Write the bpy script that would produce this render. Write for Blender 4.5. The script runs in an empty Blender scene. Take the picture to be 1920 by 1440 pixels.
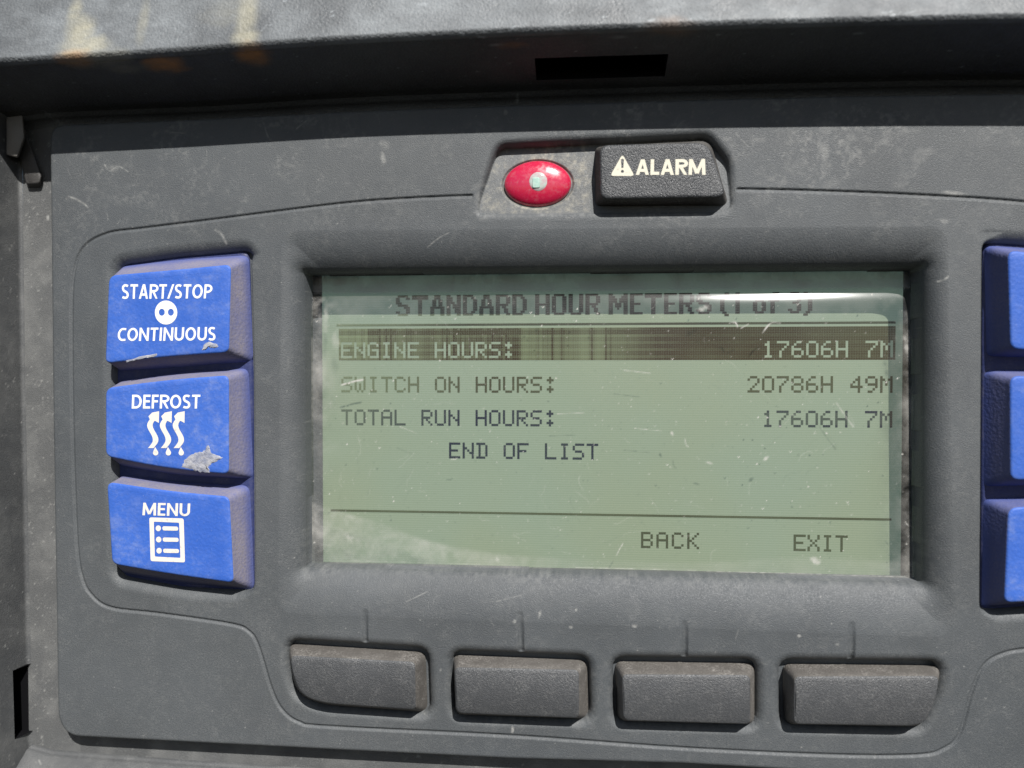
import bpy, math, random
import numpy as np
from mathutils import Vector, Matrix
from mathutils.geometry import tessellate_polygon

random.seed(7)
RNG = np.random.default_rng(11)
scene = bpy.context.scene
COL = scene.collection
MM = 0.001

# ------------------------------------------------------------------ camera
# Panel frame (millimetres): x right, y up, z out of the panel towards the viewer.
# The panel stands upright in the world: world = (x, -z, y).
FPX = 1420.0                       # focal length for a 1920 wide frame
DIST = FPX * 0.11                  # about 156 mm from the panel
YAW, PITCH = math.radians(5.0), math.radians(1.0)
FWD = Vector((-math.sin(YAW), -math.tan(PITCH), -math.cos(YAW))).normalized()
RIGHT = FWD.cross(Vector((0, 1, 0))).normalized()
UP = RIGHT.cross(FWD).normalized()
CAMPOS = -FWD * DIST
STAND = Matrix.Rotation(math.radians(90), 4, 'X')

cam_data = bpy.data.cameras.new("camera")
cam = bpy.data.objects.new("camera", cam_data)
COL.objects.link(cam)
m = Matrix((
    (RIGHT.x, UP.x, -FWD.x, CAMPOS.x * MM),
    (RIGHT.y, UP.y, -FWD.y, CAMPOS.y * MM),
    (RIGHT.z, UP.z, -FWD.z, CAMPOS.z * MM),
    (0, 0, 0, 1)))
cam.matrix_world = STAND @ m
cam_data.sensor_width = 36.0
cam_data.lens = FPX / 1920 * 36.0
cam_data.clip_start = 0.005
cam_data.clip_end = 100.0
cam_data.dof.use_dof = True
cam_data.dof.focus_distance = (DIST + 4) * MM
cam_data.dof.aperture_fstop = 10.0
scene.camera = cam

# ------------------------------------------------------------------ light
SUN = Vector((0.37, 1.02, 1.0)).normalized()           # towards the sun, panel frame
SUN_W = (STAND.to_3x3() @ SUN).normalized()
elev = math.asin(SUN_W.z)
rot = math.atan2(SUN_W.x, SUN_W.y)
world = bpy.data.worlds.new("World")
scene.world = world
world.use_nodes = True
wn = world.node_tree
bg = wn.nodes["Background"]
sky = wn.nodes.new("ShaderNodeTexSky")
sky.sky_type = 'NISHITA'
sky.sun_disc = False
sky.sun_elevation = elev
sky.sun_rotation = rot
wn.links.new(sky.outputs[0], bg.inputs[0])
bg.inputs[1].default_value = 0.05
sd = bpy.data.lights.new("sun", 'SUN')
sd.energy = 5.0
sd.angle = math.radians(0.5)
sd.color = (1.0, 0.97, 0.93)
sun = bpy.data.objects.new("sun", sd)
COL.objects.link(sun)
sun.rotation_euler = SUN_W.to_track_quat('Z', 'Y').to_euler()
sun.location = SUN_W * 2

vs = scene.view_settings
vs.view_transform = 'Standard'
vs.look = 'None'
vs.exposure = 0.40
vs.gamma = 1.0
vs.use_curve_mapping = False


# ------------------------------------------------------------------ geometry helpers
def P(px, py, z=0.0):
    """A point of the photograph brought back to height z (mm) of the panel."""
    d = FWD + RIGHT * ((px - 960) / FPX) + UP * ((720 - py) / FPX)
    t = (z - CAMPOS.z) / d.z
    q = CAMPOS + d * t
    return Vector((q.x, q.y, z))


def PX(p):
    v = Vector(p) - CAMPOS
    w = v.dot(FWD)
    return 960 + FPX * v.dot(RIGHT) / w, 720 - FPX * v.dot(UP) / w


def link(name, verts, faces, mats, parent=None, smooth=True, fmat=None):
    me = bpy.data.meshes.new(name)
    me.from_pydata([tuple(c * MM for c in v) for v in verts], [], faces)
    for mt in (mats if isinstance(mats, (list, tuple)) else [mats]):
        me.materials.append(mt)
    if fmat is not None:
        me.polygons.foreach_set("material_index", fmat)
    me.polygons.foreach_set("use_smooth", [smooth] * len(me.polygons))
    me.update()
    o = bpy.data.objects.new(name, me)
    COL.objects.link(o)
    if parent is not None:
        o.parent = parent
    return o


def empty(name, label, cat):
    o = bpy.data.objects.new(name, None)
    COL.objects.link(o)
    o.empty_display_size = 0.01
    o['label'] = label
    o['category'] = cat
    o.matrix_world = STAND
    return o


def rounded(pts, radii, n=7):
    """Closed outline with rounded corners; pts are 2D or 3D vectors."""
    out = []
    N = len(pts)
    for i in range(N):
        p = Vector(pts[i]); a = Vector(pts[i - 1]); b = Vector(pts[(i + 1) % N])
        r = radii[i] if isinstance(radii, (list, tuple)) else radii
        da, db = (a - p), (b - p)
        ra = min(r, da.length * 0.48); rb = min(r, db.length * 0.48)
        s, e = p + da.normalized() * ra, p + db.normalized() * rb
        for k in range(n):
            t = k / (n - 1)
            # between a quadratic and a circular corner
            out.append((1 - t) ** 2 * s + 2 * t * (1 - t) * p + t * t * e)
    return out


def outline(pxs, z, radii, n=7):
    return rounded([P(x, y, z) for x, y in pxs], radii, n)


def inset(ring, e, z):
    """Move a closed ring inwards by e and set its height."""
    N = len(ring)
    area = sum(ring[i].x * ring[(i + 1) % N].y - ring[(i + 1) % N].x * ring[i].y for i in range(N))
    sgn = 1 if area > 0 else -1
    out = []
    for i in range(N):
        t = ring[(i + 1) % N] - ring[i - 1]
        t = Vector((t.x, t.y, 0))
        if t.length < 1e-9:
            t = Vector((1, 0, 0))
        t.normalize()
        nrm = Vector((-t.y, t.x, 0)) * sgn
        q = ring[i] + nrm * e
        out.append(Vector((q.x, q.y, z)))
    return out


def grid_cap(nv, ring_start, N):
    return tuple(range(ring_start, ring_start + N))


def loft(name, rings, mats, parent, cap=True, side_mat=0, cap_mat=0, cap_rings=1):
    """Skin closed rings of equal size; the last cap_rings strips and the cap use cap_mat."""
    N = len(rings[0])
    verts = [p for r in rings for p in r]
    faces, fm = [], []
    for k in range(len(rings) - 1):
        for i in range(N):
            j = (i + 1) % N
            faces.append((k * N + i, k * N + j, (k + 1) * N + j, (k + 1) * N + i))
            fm.append(cap_mat if k >= len(rings) - 1 - cap_rings else side_mat)
    if cap:
        faces.append(tuple((len(rings) - 1) * N + i for i in range(N)))
        fm.append(cap_mat)
    a = sum(rings[-1][i].x * rings[-1][(i + 1) % N].y - rings[-1][(i + 1) % N].x * rings[-1][i].y for i in range(N))
    if a < 0:
        faces = [tuple(reversed(f)) for f in faces]
    return link(name, verts, faces, mats, parent, True, fm)


def keycap(name, base_px, front_px, z0, z1, rb, rf, mats, parent, bev=0.45, cap_mat=0, side_mat=0, sag=0.0):
    """A tapered key: foot outline at z0, front outline at z1, the front bowed by sag from top to bottom."""
    base = outline(base_px, z0, rb)
    front = outline(front_px, z1, rf)
    ya, yb = min(p.y for p in front), max(p.y for p in front)
    bow = lambda y: -sag * (2 * (y - ya) / (yb - ya) - 1) ** 2
    low = [Vector((b.x, b.y, z0)) for b in base]
    rings = [low]
    top = [Vector((f.x, f.y, z1 - bev + bow(f.y))) for f in front]
    for t in (0.35, 0.7, 1.0):
        rings.append([b.lerp(f, t) for b, f in zip(low, top)])
    for k in (1, 2, 3):
        a = k / 3 * math.pi / 2
        rings.append([Vector((p.x, p.y, z1 - bev + bev * math.sin(a) + bow(p.y))) for p in inset(front, bev * (1 - math.cos(a)), 0)])
    mid_ = sum(front, Vector()) / len(front)
    rings.append([Vector((q.x, q.y, z1 + bow(q.y))) for q in (p.lerp(mid_, 0.10) for p in rings[-1])])
    N = len(base)
    verts = [p for r in rings for p in r]
    faces, fm = [], []
    for k in range(len(rings) - 1):
        for i in range(N):
            j = (i + 1) % N
            faces.append((k * N + i, k * N + j, (k + 1) * N + j, (k + 1) * N + i)); fm.append(cap_mat if k >= len(rings) - 4 else side_mat)
    # bowed front, cut in horizontal rows
    rim = inset(front, bev + 0.03, 0)
    y0, y1 = min(p.y for p in rim) + 1e-4, max(p.y for p in rim) - 1e-4
    prev = None; K = 24
    for q in range(31):
        y = y0 + (y1 - y0) * q / 30
        xs_ = []
        for i in range(N):
            a, b = rim[i], rim[(i + 1) % N]
            if (a.y > y) != (b.y > y):
                xs_.append(a.x + (y - a.y) / (b.y - a.y) * (b.x - a.x))
        xa_, xb_ = min(xs_), max(xs_)
        row = len(verts)
        verts += [Vector((xa_ + (xb_ - xa_) * k / K, y, z1 - 0.012 + bow(y))) for k in range(K + 1)]
        if prev is not None:
            for k in range(K):
                faces.append((prev + k, row + k, row + k + 1, prev + k + 1)); fm.append(cap_mat)
        prev = row
    a = sum(front[i].x * front[(i + 1) % N].y - front[(i + 1) % N].x * front[i].y for i in range(N))
    out = []
    for f in faces:
        c = [verts[i] for i in f]
        nz = (c[1] - c[0]).cross(c[2] - c[0])
        out.append(f)
    nside = (len(rings) - 1) * N
    if a < 0:
        out = [tuple(reversed(f)) for f in out[:nside]] + out[nside:]
    out = out[:nside] + [f if (verts[f[1]] - verts[f[0]]).cross(verts[f[2]] - verts[f[0]]).z >= 0 else tuple(reversed(f)) for f in out[nside:]]
    o = link(name, verts, out, mats, parent, True, fm)
    o['bow'] = [ya, yb, sag]
    return o


def flat(name, shapes, z, mat, parent, th=0.03):
    """Printed marks: each shape is a list of pixel loops, the first the outline, the others holes."""
    verts, faces = [], []
    for si, loops in enumerate(shapes):
        pts = [[P(x, y, z) for x, y in lp] for lp in loops]
        tris = tessellate_polygon([[Vector((p.x, p.y, 0)) for p in lp] for lp in pts])
        flatp = [p for lp in pts for p in lp]
        b = len(verts)
        verts += [(p.x, p.y, z + th + 0.006 * (si % 4)) for p in flatp]
        for t in tris:
            A, B, C = (flatp[i] for i in t)
            if (B - A).cross(C - A).z < 0:
                t = (t[0], t[2], t[1])
            faces.append(tuple(b + i for i in t))
    return link(name, verts, faces, mat, parent, False)


def arc(cx, cy, rx, ry, a0, a1, n=14):
    return [(cx + rx * math.cos(math.radians(a0 + (a1 - a0) * i / n)), cy + ry * math.sin(math.radians(a0 + (a1 - a0) * i / n))) for i in range(n + 1)]


GW = {'S': .53, 'T': .56, 'A': .68, 'R': .60, 'P': .55, 'O': .76, 'C': .60, 'N': .70, 'I': .19, 'U': .67, 'D': .68, 'E': .49, 'F': .46, 'M': .88, 'L': .46, '/': .40}


def glyph(ch, t, ws):
    """Strokes of a capital on a box of height 1: list of (centre line, closed)."""
    h = t / 2; w = GW[ch] * ws
    if ch == 'S':
        c = catmull([(w - h * 1.1, .86), (w * .62, 1 - h), (w * .30, 1 - h * 1.2), (h, .76), (w * .28, .57), (w * .72, .43), (w - h, .24), (w * .70, h * 1.2), (w * .38, h), (h * .8, .13)], 5)
        return [(c, False)], w
    if ch == 'T':
        return [([(0, 1 - h), (w, 1 - h)], False), ([(w / 2, 0), (w / 2, 1 - h)], False)], w
    if ch == 'A':
        return [([(h * .95, -.05), (w / 2 - h * .12, 1.05)], False), ([(w - h * .95, -.05), (w / 2 + h * .12, 1.05)], False), ([(w * .22, .29), (w * .78, .29)], False)], w
    if ch in 'RP':
        b = .44 if ch == 'R' else .38
        r = (1 - b) / 2
        bow = [(h, 1 - h)] + arc(w - r - h * .2, 1 - h - (1 - b - t) / 2 - 0, r - h * .2, (1 - b - 0) / 2 - h, 90, -90) + [(h, b + h)]
        o = [([(h, 0), (h, 1)], False), (bow, False)]
        if ch == 'R':
            o.append(([(w * .46, b + h * .6), (w - h * .75, -.06)], False))
        return o, w
    if ch == 'O':
        return [(arc(w / 2, .5, w / 2 - h, .5 - h, 0, 352, 30), True)], w
    if ch == 'C':
        return [([(w - h * .2, 1 - h * 1.25)] + arc(w * .62, .5, w * .62 - h, .5 - h, 92, 268, 18) + [(w - h * .2, h * 1.25)], False)], w
    if ch == 'N':
        return [([(h, 0), (h, 1)], False), ([(w - h, 0), (w - h, 1)], False), ([(h * .9, 1.02), (w - h * .9, -.02)], False)], w
    if ch == 'I':
        return [([(w / 2, 0), (w / 2, 1)], False)], w
    if ch == 'U':
        return [([(h, 1)] + arc(w / 2, .36, w / 2 - h, .36 - h, 180, 360, 14) + [(w - h, 1)], False)], w
    if ch == 'D':
        return [([(h, 0), (h, 1)], False), ([(h, 1 - h), (w * .38, 1 - h)] + arc(w * .42, .5, w * .58 - h, .5 - h, 86, -86, 16) + [(w * .38, h), (h, h)], False)], w
    if ch in 'EF':
        o = [([(h, 0), (h, 1)], False), ([(h, 1 - h), (w, 1 - h)], False), ([(h, .52), (w * .93, .52)], False)]
        if ch == 'E':
            o.append(([(h, h), (w, h)], False))
        return o, w
    if ch == 'L':
        return [([(h, 0), (h, 1)], False), ([(h, h), (w, h)], False)], w
    if ch == 'M':
        return [([(h * 1.0, 0), (h * 1.35, 1)], False), ([(w - h, 0), (w - h * 1.35, 1)], False), ([(h * 1.3, 1.02), (w / 2, .10)], False), ([(w - h * 1.3, 1.02), (w / 2, .10)], False)], w
    return [([(h * .5, -.06), (w - h * .5, 1.06)], False)], w


def lettering(body, quad, z, mat, parent, t=0.19, ws=1.0, gap=0.10, th=0.03, name="lettering"):
    """Printed capitals fitted between four pixel corners (TL, TR, BR, BL) on height z."""
    strokes = []; x = 0.0
    for ch in body:
        g_, w = glyph(ch, t, ws)
        for pts, closed in g_:
            strokes.append(([(p[0] + x, p[1]) for p in pts], closed))
        x += w + gap
    total = x - gap
    TL, TR, BR, BL = (P(a, b, z) for a, b in quad)
    verts, faces = [], []
    for si, (pts, closed) in enumerate(strokes):
        n = len(pts); b0 = len(verts)
        for i in range(n):
            a = pts[i - 1] if (i > 0 or closed) else pts[i]
            c = pts[(i + 1) % n] if (i < n - 1 or closed) else pts[i]
            dx, dy = c[0] - a[0], c[1] - a[1]
            L = math.hypot(dx, dy) or 1
            nx, ny = -dy / L * t / 2, dx / L * t / 2
            for sg in (1, -1):
                u = (pts[i][0] + nx * sg) / total
                w = min(1.0, max(0.0, pts[i][1] + ny * sg))
                q = (BL * (1 - u) + BR * u) * (1 - w) + (TL * (1 - u) + TR * u) * w
                verts.append((q.x, q.y, z + th + 0.004 * (si % 5)))
        for i in range(n if closed else n - 1):
            j = (i + 1) % n
            f = (b0 + 2 * i, b0 + 2 * i + 1, b0 + 2 * j + 1, b0 + 2 * j)
            A, B, C = (Vector(verts[k]) for k in f[:3])
            faces.append(f if (B - A).cross(C - A).z >= 0 else tuple(reversed(f)))
    return link(name, verts, faces, mat, parent, False)


# ------------------------------------------------------------------ numpy fields
def vnoise(shape, cell):
    """Smooth value noise, 0..1, features about `cell` samples wide."""
    h, w = shape
    gh, gw = int(h / cell) + 3, int(w / cell) + 3
    g = RNG.random((gh, gw))
    y = np.arange(h) / cell; x = np.arange(w) / cell
    yi = y.astype(int); xi = x.astype(int)
    fy = y - yi; fx = x - xi
    fy = fy * fy * (3 - 2 * fy); fx = fx * fx * (3 - 2 * fx)
    a = g[np.ix_(yi, xi)]; b = g[np.ix_(yi, xi + 1)]
    c = g[np.ix_(yi + 1, xi)]; d = g[np.ix_(yi + 1, xi + 1)]
    fx = fx[None, :]; fy = fy[:, None]
    return (a * (1 - fx) + b * fx) * (1 - fy) + (c * (1 - fx) + d * fx) * fy


def fbm(shape, cell, octs=4, gain=0.55):
    t = np.zeros(shape); amp = 1.0; s = 0
    for _ in range(octs):
        t += amp * vnoise(shape, max(cell, 1.0)); s += amp
        amp *= gain; cell /= 2.1
    return t / s


class Sheet:
    """A regular grid of points in the panel plane (mm)."""
    def __init__(self, x0, x1, y0, y1, step):
        self.nx = int((x1 - x0) / step) + 1
        self.ny = int((y1 - y0) / step) + 1
        self.step = step; self.x0 = x0; self.y0 = y0
        self.xs = x0 + np.arange(self.nx) * step
        self.ys = y0 + np.arange(self.ny) * step
        self.shape = (self.ny, self.nx)

    def win(self, xa, xb, ya, yb):
        i0 = max(0, int((xa - self.x0) / self.step)); i1 = min(self.nx, int((xb - self.x0) / self.step) + 2)
        j0 = max(0, int((ya - self.y0) / self.step)); j1 = min(self.ny, int((yb - self.y0) / self.step) + 2)
        return slice(j0, max(j0, j1)), slice(i0, max(i0, i1))

    def dist(self, pts, closed, margin, big=1e3):
        """Unsigned distance to a polyline, exact within margin."""
        D = np.full(self.shape, big)
        n = len(pts)
        for k in range(n if closed else n - 1):
            a = pts[k]; b = pts[(k + 1) % n]
            s = self.win(min(a[0], b[0]) - margin, max(a[0], b[0]) + margin,
                         min(a[1], b[1]) - margin, max(a[1], b[1]) + margin)
            X = self.xs[s[1]][None, :]; Y = self.ys[s[0]][:, None]
            if X.size == 0 or Y.size == 0:
                continue
            dx, dy = b[0] - a[0], b[1] - a[1]
            L = dx * dx + dy * dy + 1e-12
            t = np.clip(((X - a[0]) * dx + (Y - a[1]) * dy) / L, 0, 1)
            d = np.hypot(X - a[0] - t * dx, Y - a[1] - t * dy)
            D[s] = np.minimum(D[s], d)
        return D

    def inside(self, pts):
        I = np.zeros(self.shape, bool)
        n = len(pts)
        xa = min(p[0] for p in pts); xb = max(p[0] for p in pts)
        ya = min(p[1] for p in pts); yb = max(p[1] for p in pts)
        s = self.win(xa, xb, ya, yb)
        X = self.xs[s[1]][None, :]; Y = self.ys[s[0]][:, None]
        W = np.zeros((Y.size, X.size), bool)
        for k in range(n):
            a = pts[k]; b = pts[(k + 1) % n]
            if a[1] == b[1]:
                continue
            c = ((a[1] > Y) != (b[1] > Y))
            xi = a[0] + (Y - a[1]) / (b[1] - a[1]) * (b[0] - a[0])
            W ^= c & (X < xi)
        I[s] = W
        return I

    def sdf(self, pts, margin=400.0):
        d = self.dist(pts, True, margin)
        return np.where(self.inside(pts), -d, d)

    def stroke(self, F, pts, width, amp, rough=0.0):
        d = self.dist(pts, False, width * 3)
        g = np.exp(-(d / width) ** 2) * amp
        if rough:
            g = g * (1 - rough + rough * 2 * vnoise(self.shape, 3))
        np.maximum(F, g, out=F)

    def blob(self, F, c, rx, ry, amp, rough=0.6, ang=0.0):
        R = max(rx, ry) * 2.2
        s = self.win(c[0] - R, c[0] + R, c[1] - R, c[1] + R)
        X = self.xs[s[1]][None, :] - c[0]; Y = self.ys[s[0]][:, None] - c[1]
        if X.size == 0 or Y.size == 0:
            return
        ca, sa = math.cos(ang), math.sin(ang)
        U = (X * ca + Y * sa) / rx; V = (-X * sa + Y * ca) / ry
        sh = (Y.size, X.size)
        nz = fbm(sh, max(3, 0.5 * max(rx, ry) / self.step), 4)
        g = np.clip(1.25 - np.hypot(U, V) + (nz - 0.5) * 1.6 * rough, 0, 1)
        g = g * g * (3 - 2 * g) * amp * (1 - rough + rough * 2 * fbm(sh, 4, 2))
        F[s] = np.maximum(F[s], g)

    def specks(self, F, n, amp=(0.3, 1.0), rmax=1.0, where=None):
        for _ in range(n):
            j = RNG.integers(2, self.ny - 3); i = RNG.integers(2, self.nx - 3)
            if where is not None and RNG.random() > where[j, i]:
                continue
            a = RNG.uniform(*amp)
            F[j, i] = max(F[j, i], a)
            if RNG.random() < 0.4 * rmax:
                dj, di = RNG.integers(0, 2), RNG.integers(0, 2)
                F[j + dj, i + di] = max(F[j + dj, i + di], a * 0.8)
                F[j + di, i - dj] = max(F[j + di, i - dj], a * 0.5)

    def hairs(self, F, n, L=(1, 6), amp=(0.1, 0.4), w=0.12, where=None):
        for _ in range(n):
            x = RNG.uniform(self.xs[0], self.xs[-1]); y = RNG.uniform(self.ys[0], self.ys[-1])
            if where is not None:
                j = min(self.ny - 1, int((y - self.y0) / self.step)); i = min(self.nx - 1, int((x - self.x0) / self.step))
                if RNG.random() > where[j, i]:
                    continue
            a = RNG.uniform(-math.pi, math.pi); l = RNG.uniform(*L); n_ = 6
            pts = [(x, y)]
            for _k in range(n_):
                a += RNG.normal(0, 0.35)
                pts.append((pts[-1][0] + math.cos(a) * l / n_, pts[-1][1] + math.sin(a) * l / n_))
            s = self.win(min(p[0] for p in pts) - 1, max(p[0] for p in pts) + 1,
                         min(p[1] for p in pts) - 1, max(p[1] for p in pts) + 1)
            X = self.xs[s[1]][None, :]; Y = self.ys[s[0]][:, None]
            if X.size == 0 or Y.size == 0:
                continue
            d = np.full((Y.size, X.size), 9.0)
            for p, q in zip(pts, pts[1:]):
                dx, dy = q[0] - p[0], q[1] - p[1]
                t = np.clip(((X - p[0]) * dx + (Y - p[1]) * dy) / (dx * dx + dy * dy + 1e-9), 0, 1)
                d = np.minimum(d, np.hypot(X - p[0] - t * dx, Y - p[1] - t * dy))
            g = np.exp(-(d / w) ** 2) * RNG.uniform(*amp) * (0.3 + 1.0 * RNG.random(d.shape))
            F[s] = np.maximum(F[s], g)

    def build(self, name, Z, mat, parent, keep=None, attrs=None, XY=None):
        ny, nx = self.shape
        co = np.empty((ny, nx, 3), np.float32)
        if XY is None:
            co[..., 0] = self.xs[None, :]; co[..., 1] = self.ys[:, None]
        else:
            co[..., 0], co[..., 1] = XY
        co[..., 2] = Z
        co *= MM
        idx = np.arange(ny * nx, dtype=np.int32).reshape(ny, nx)
        q = np.stack([idx[:-1, :-1], idx[:-1, 1:], idx[1:, 1:], idx[1:, :-1]], -1).reshape(-1, 4)
        if keep is not None:
            k = (keep[:-1, :-1] & keep[:-1, 1:] & keep[1:, 1:] & keep[1:, :-1]).reshape(-1)
            q = q[k]
            used = np.zeros(ny * nx, bool); used[q.reshape(-1)] = True
        else:
            used = np.ones(ny * nx, bool)
        remap = np.cumsum(used, dtype=np.int32) - 1
        q = remap[q]
        V = co.reshape(-1, 3)[used]
        me = bpy.data.meshes.new(name)
        me.vertices.add(len(V)); me.vertices.foreach_set("co", V.reshape(-1))
        me.loops.add(q.size); me.loops.foreach_set("vertex_index", q.reshape(-1).astype(np.int32))
        me.polygons.add(len(q))
        me.polygons.foreach_set("loop_start", np.arange(0, q.size, 4, dtype=np.int32))
        me.polygons.foreach_set("use_smooth", np.ones(len(q), bool))
        me.update(calc_edges=True)
        for an, F in (attrs or {}).items():
            at = me.attributes.new(an, 'FLOAT', 'POINT')
            at.data.foreach_set("value", F.reshape(-1)[used].astype(np.float32))
        me.materials.append(mat)
        o = bpy.data.objects.new(name, me)
        COL.objects.link(o)
        o.parent = parent
        return o


def catmull(pts, n=10):
    out = []
    for i in range(len(pts) - 1):
        p0 = pts[max(i - 1, 0)]; p1 = pts[i]; p2 = pts[i + 1]; p3 = pts[min(i + 2, len(pts) - 1)]
        for k in range(n):
            t = k / n
            out.append(tuple(0.5 * ((2 * p1[c]) + (-p0[c] + p2[c]) * t + (2 * p0[c] - 5 * p1[c] + 4 * p2[c] - p3[c]) * t * t
                             + (-p0[c] + 3 * p1[c] - 3 * p2[c] + p3[c]) * t ** 3) for c in range(2)))
    out.append(tuple(pts[-1]))
    return out


def xy(pxs, z=0.0):
    return [tuple(P(x, y, z)[:2]) for x, y in pxs]


# ------------------------------------------------------------------ materials
class Mat:
    def __init__(self, name):
        self.m = bpy.data.materials.new(name)
        self.m.use_nodes = True
        self.t = self.m.node_tree
        self.b = self.t.nodes["Principled BSDF"]
        self.out = self.t.nodes["Material Output"]

    def n(self, kind, **kw):
        nd = self.t.nodes.new(kind)
        for k, v in kw.items():
            setattr(nd, k, v)
        return nd

    def l(self, a, b):
        self.t.links.new(a, b)

    def coord(self):
        if not hasattr(self, '_c'):
            self._c = self.n("ShaderNodeTexCoord").outputs["Object"]
        return self._c

    def noise(self, scale, detail=4, rough=0.6, dist=0.0):
        nd = self.n("ShaderNodeTexNoise")
        nd.inputs["Scale"].default_value = scale
        nd.inputs["Detail"].default_value = detail
        nd.inputs["Roughness"].default_value = rough
        nd.inputs["Distortion"].default_value = dist
        self.l(self.coord(), nd.inputs["Vector"])
        return nd.outputs["Fac"]

    def ramp(self, src, lo, hi, a=0.0, b=1.0):
        nd = self.n("ShaderNodeMapRange")
        nd.interpolation_type = 'SMOOTHSTEP'
        nd.inputs["From Min"].default_value = lo; nd.inputs["From Max"].default_value = hi
        nd.inputs["To Min"].default_value = a; nd.inputs["To Max"].default_value = b
        self.l(src, nd.inputs["Value"])
        return nd.outputs[0]

    def math(self, op, a, b=None, clamp=False):
        nd = self.n("ShaderNodeMath", operation=op, use_clamp=clamp)
        for i, v in enumerate((a, b)):
            if v is None:
                continue
            if isinstance(v, (int, float)):
                nd.inputs[i].default_value = v
            else:
                self.l(v, nd.inputs[i])
        return nd.outputs[0]

    def mix(self, f, a, b):
        nd = self.n("ShaderNodeMix", data_type='RGBA')
        if isinstance(f, (int, float)):
            nd.inputs[0].default_value = f
        else:
            self.l(f, nd.inputs[0])
        for i, v in ((6, a), (7, b)):
            if isinstance(v, tuple):
                nd.inputs[i].default_value = (*v, 1)
            else:
                self.l(v, nd.inputs[i])
        return nd.outputs[2]

    def attr(self, name):
        nd = self.n("ShaderNodeAttribute", attribute_name=name)
        return nd.outputs["Fac"]

    def base(self, c):
        if isinstance(c, tuple):
            self.b.inputs["Base Color"].default_value = (*c, 1)
        else:
            self.l(c, self.b.inputs["Base Color"])
        return self

    def rough(self, r, spec=0.5):
        if isinstance(r, (int, float)):
            self.b.inputs["Roughness"].default_value = r
        else:
            self.l(r, self.b.inputs["Roughness"])
        self.b.inputs["Specular IOR Level"].default_value = spec
        return self

    def bump(self, h, dist, strength=1.0):
        nd = self.n("ShaderNodeBump")
        nd.inputs["Distance"].default_value = dist
        nd.inputs["Strength"].default_value = strength
        self.l(h, nd.inputs["Height"])
        self.l(nd.outputs[0], self.b.inputs["Normal"])
        return self


DUST = (0.285, 0.285, 0.272)


def plastic(name, col, dustcol=DUST, use_attr=True, dusty=0.06, rough=0.62, grain=1.0, grit=False):
    M = Mat(name)
    fine = M.noise(2600, 2, 0.6)
    mid = M.noise(260, 5, 0.65)
    big = M.noise(38, 4, 0.6)
    c = M.mix(M.ramp(big, 0.3, 0.7), tuple(x * 0.90 for x in col), tuple(x * 1.10 for x in col))
    # film of dust that gathers on the grain of the moulded surface
    film = M.math('MULTIPLY', M.ramp(mid, 0.35, 0.75), M.ramp(fine, 0.38, 0.72))
    f = M.math('MULTIPLY', film, dusty * 3.0)
    f = M.math('ADD', f, dusty * 0.35)
    glint = M.math('MULTIPLY', M.ramp(M.noise(3600, 2, 0.7), 0.60, 0.74), M.ramp(M.noise(120, 3, 0.6), 0.3, 0.7, 0.4, 1.0))  # sparkle of the grain painted in as pale specks
    f = M.math('ADD', f, M.math('MULTIPLY', glint, 0.05 + dusty * 0.9))
    if use_attr:
        f = M.math('ADD', f, M.attr("dust"), True)
    c = M.mix(f, c, dustcol)
    if grit:
        c = M.mix(M.attr('grit'), c, (0.31, 0.29, 0.235))
    M.base(c)
    M.rough(M.ramp(fine, 0.3, 0.7, rough - 0.14, rough + 0.10), 0.5)
    h = M.math('ADD', M.noise(5200, 2, 0.6), M.math('MULTIPLY', M.noise(2600, 1, 0.5), 0.45 * grain))
    M.bump(h, 0.00013 * grain, 0.6)
    return M.m


M_face = plastic("dusty_grey_plastic", (0.060, 0.067, 0.073), dusty=0.05, grit=True)
M_house = plastic("housing_plastic", (0.056, 0.059, 0.062), dusty=0.06)
M_lipm = None
M_key = plastic("soft_key_rubber", (0.052, 0.055, 0.059), use_attr=False, dusty=0.085, rough=0.44, grain=1.3, dustcol=(0.27, 0.265, 0.255))
M_keyside = plastic("soft_key_dusty_side", (0.085, 0.078, 0.070), use_attr=False, dusty=0.30, rough=0.75, grain=1.2, dustcol=(0.27, 0.255, 0.235))
M_alarm = plastic("alarm_key_rubber", (0.040, 0.043, 0.048), use_attr=False, dusty=0.08, rough=0.42, grain=1.7)
M_alarmside = plastic("alarm_key_side", (0.052, 0.048, 0.045), use_attr=False, dusty=0.16, rough=0.7, grain=2)


def blue(name, dusty, brown, c0=(0.030, 0.102, 0.43), c1=(0.044, 0.128, 0.49)):
    M = Mat(name)
    n1 = M.noise(75, 5, 0.65)
    n2 = M.noise(420, 5, 0.7)
    fine = M.noise(3000, 2, 0.6)
    base = M.mix(M.ramp(n1, 0.3, 0.7), c0, c1)
    f = M.math('MULTIPLY', M.ramp(n2, 0.40, 0.78), M.ramp(n1, 0.30, 0.75))
    f = M.math('ADD', M.math('MULTIPLY', f, dusty), M.math('MULTIPLY', M.ramp(fine, 0.62, 0.8), dusty * 0.6), True)
    M.base(M.mix(f, base, brown))
    M.rough(0.55, 0.4)
    M.bump(M.noise(1500, 2, 0.5), 0.00016, 0.5)
    return M.m


M_blue = blue("blue_key_rubber", 0.5, (0.30, 0.34, 0.46))


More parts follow.
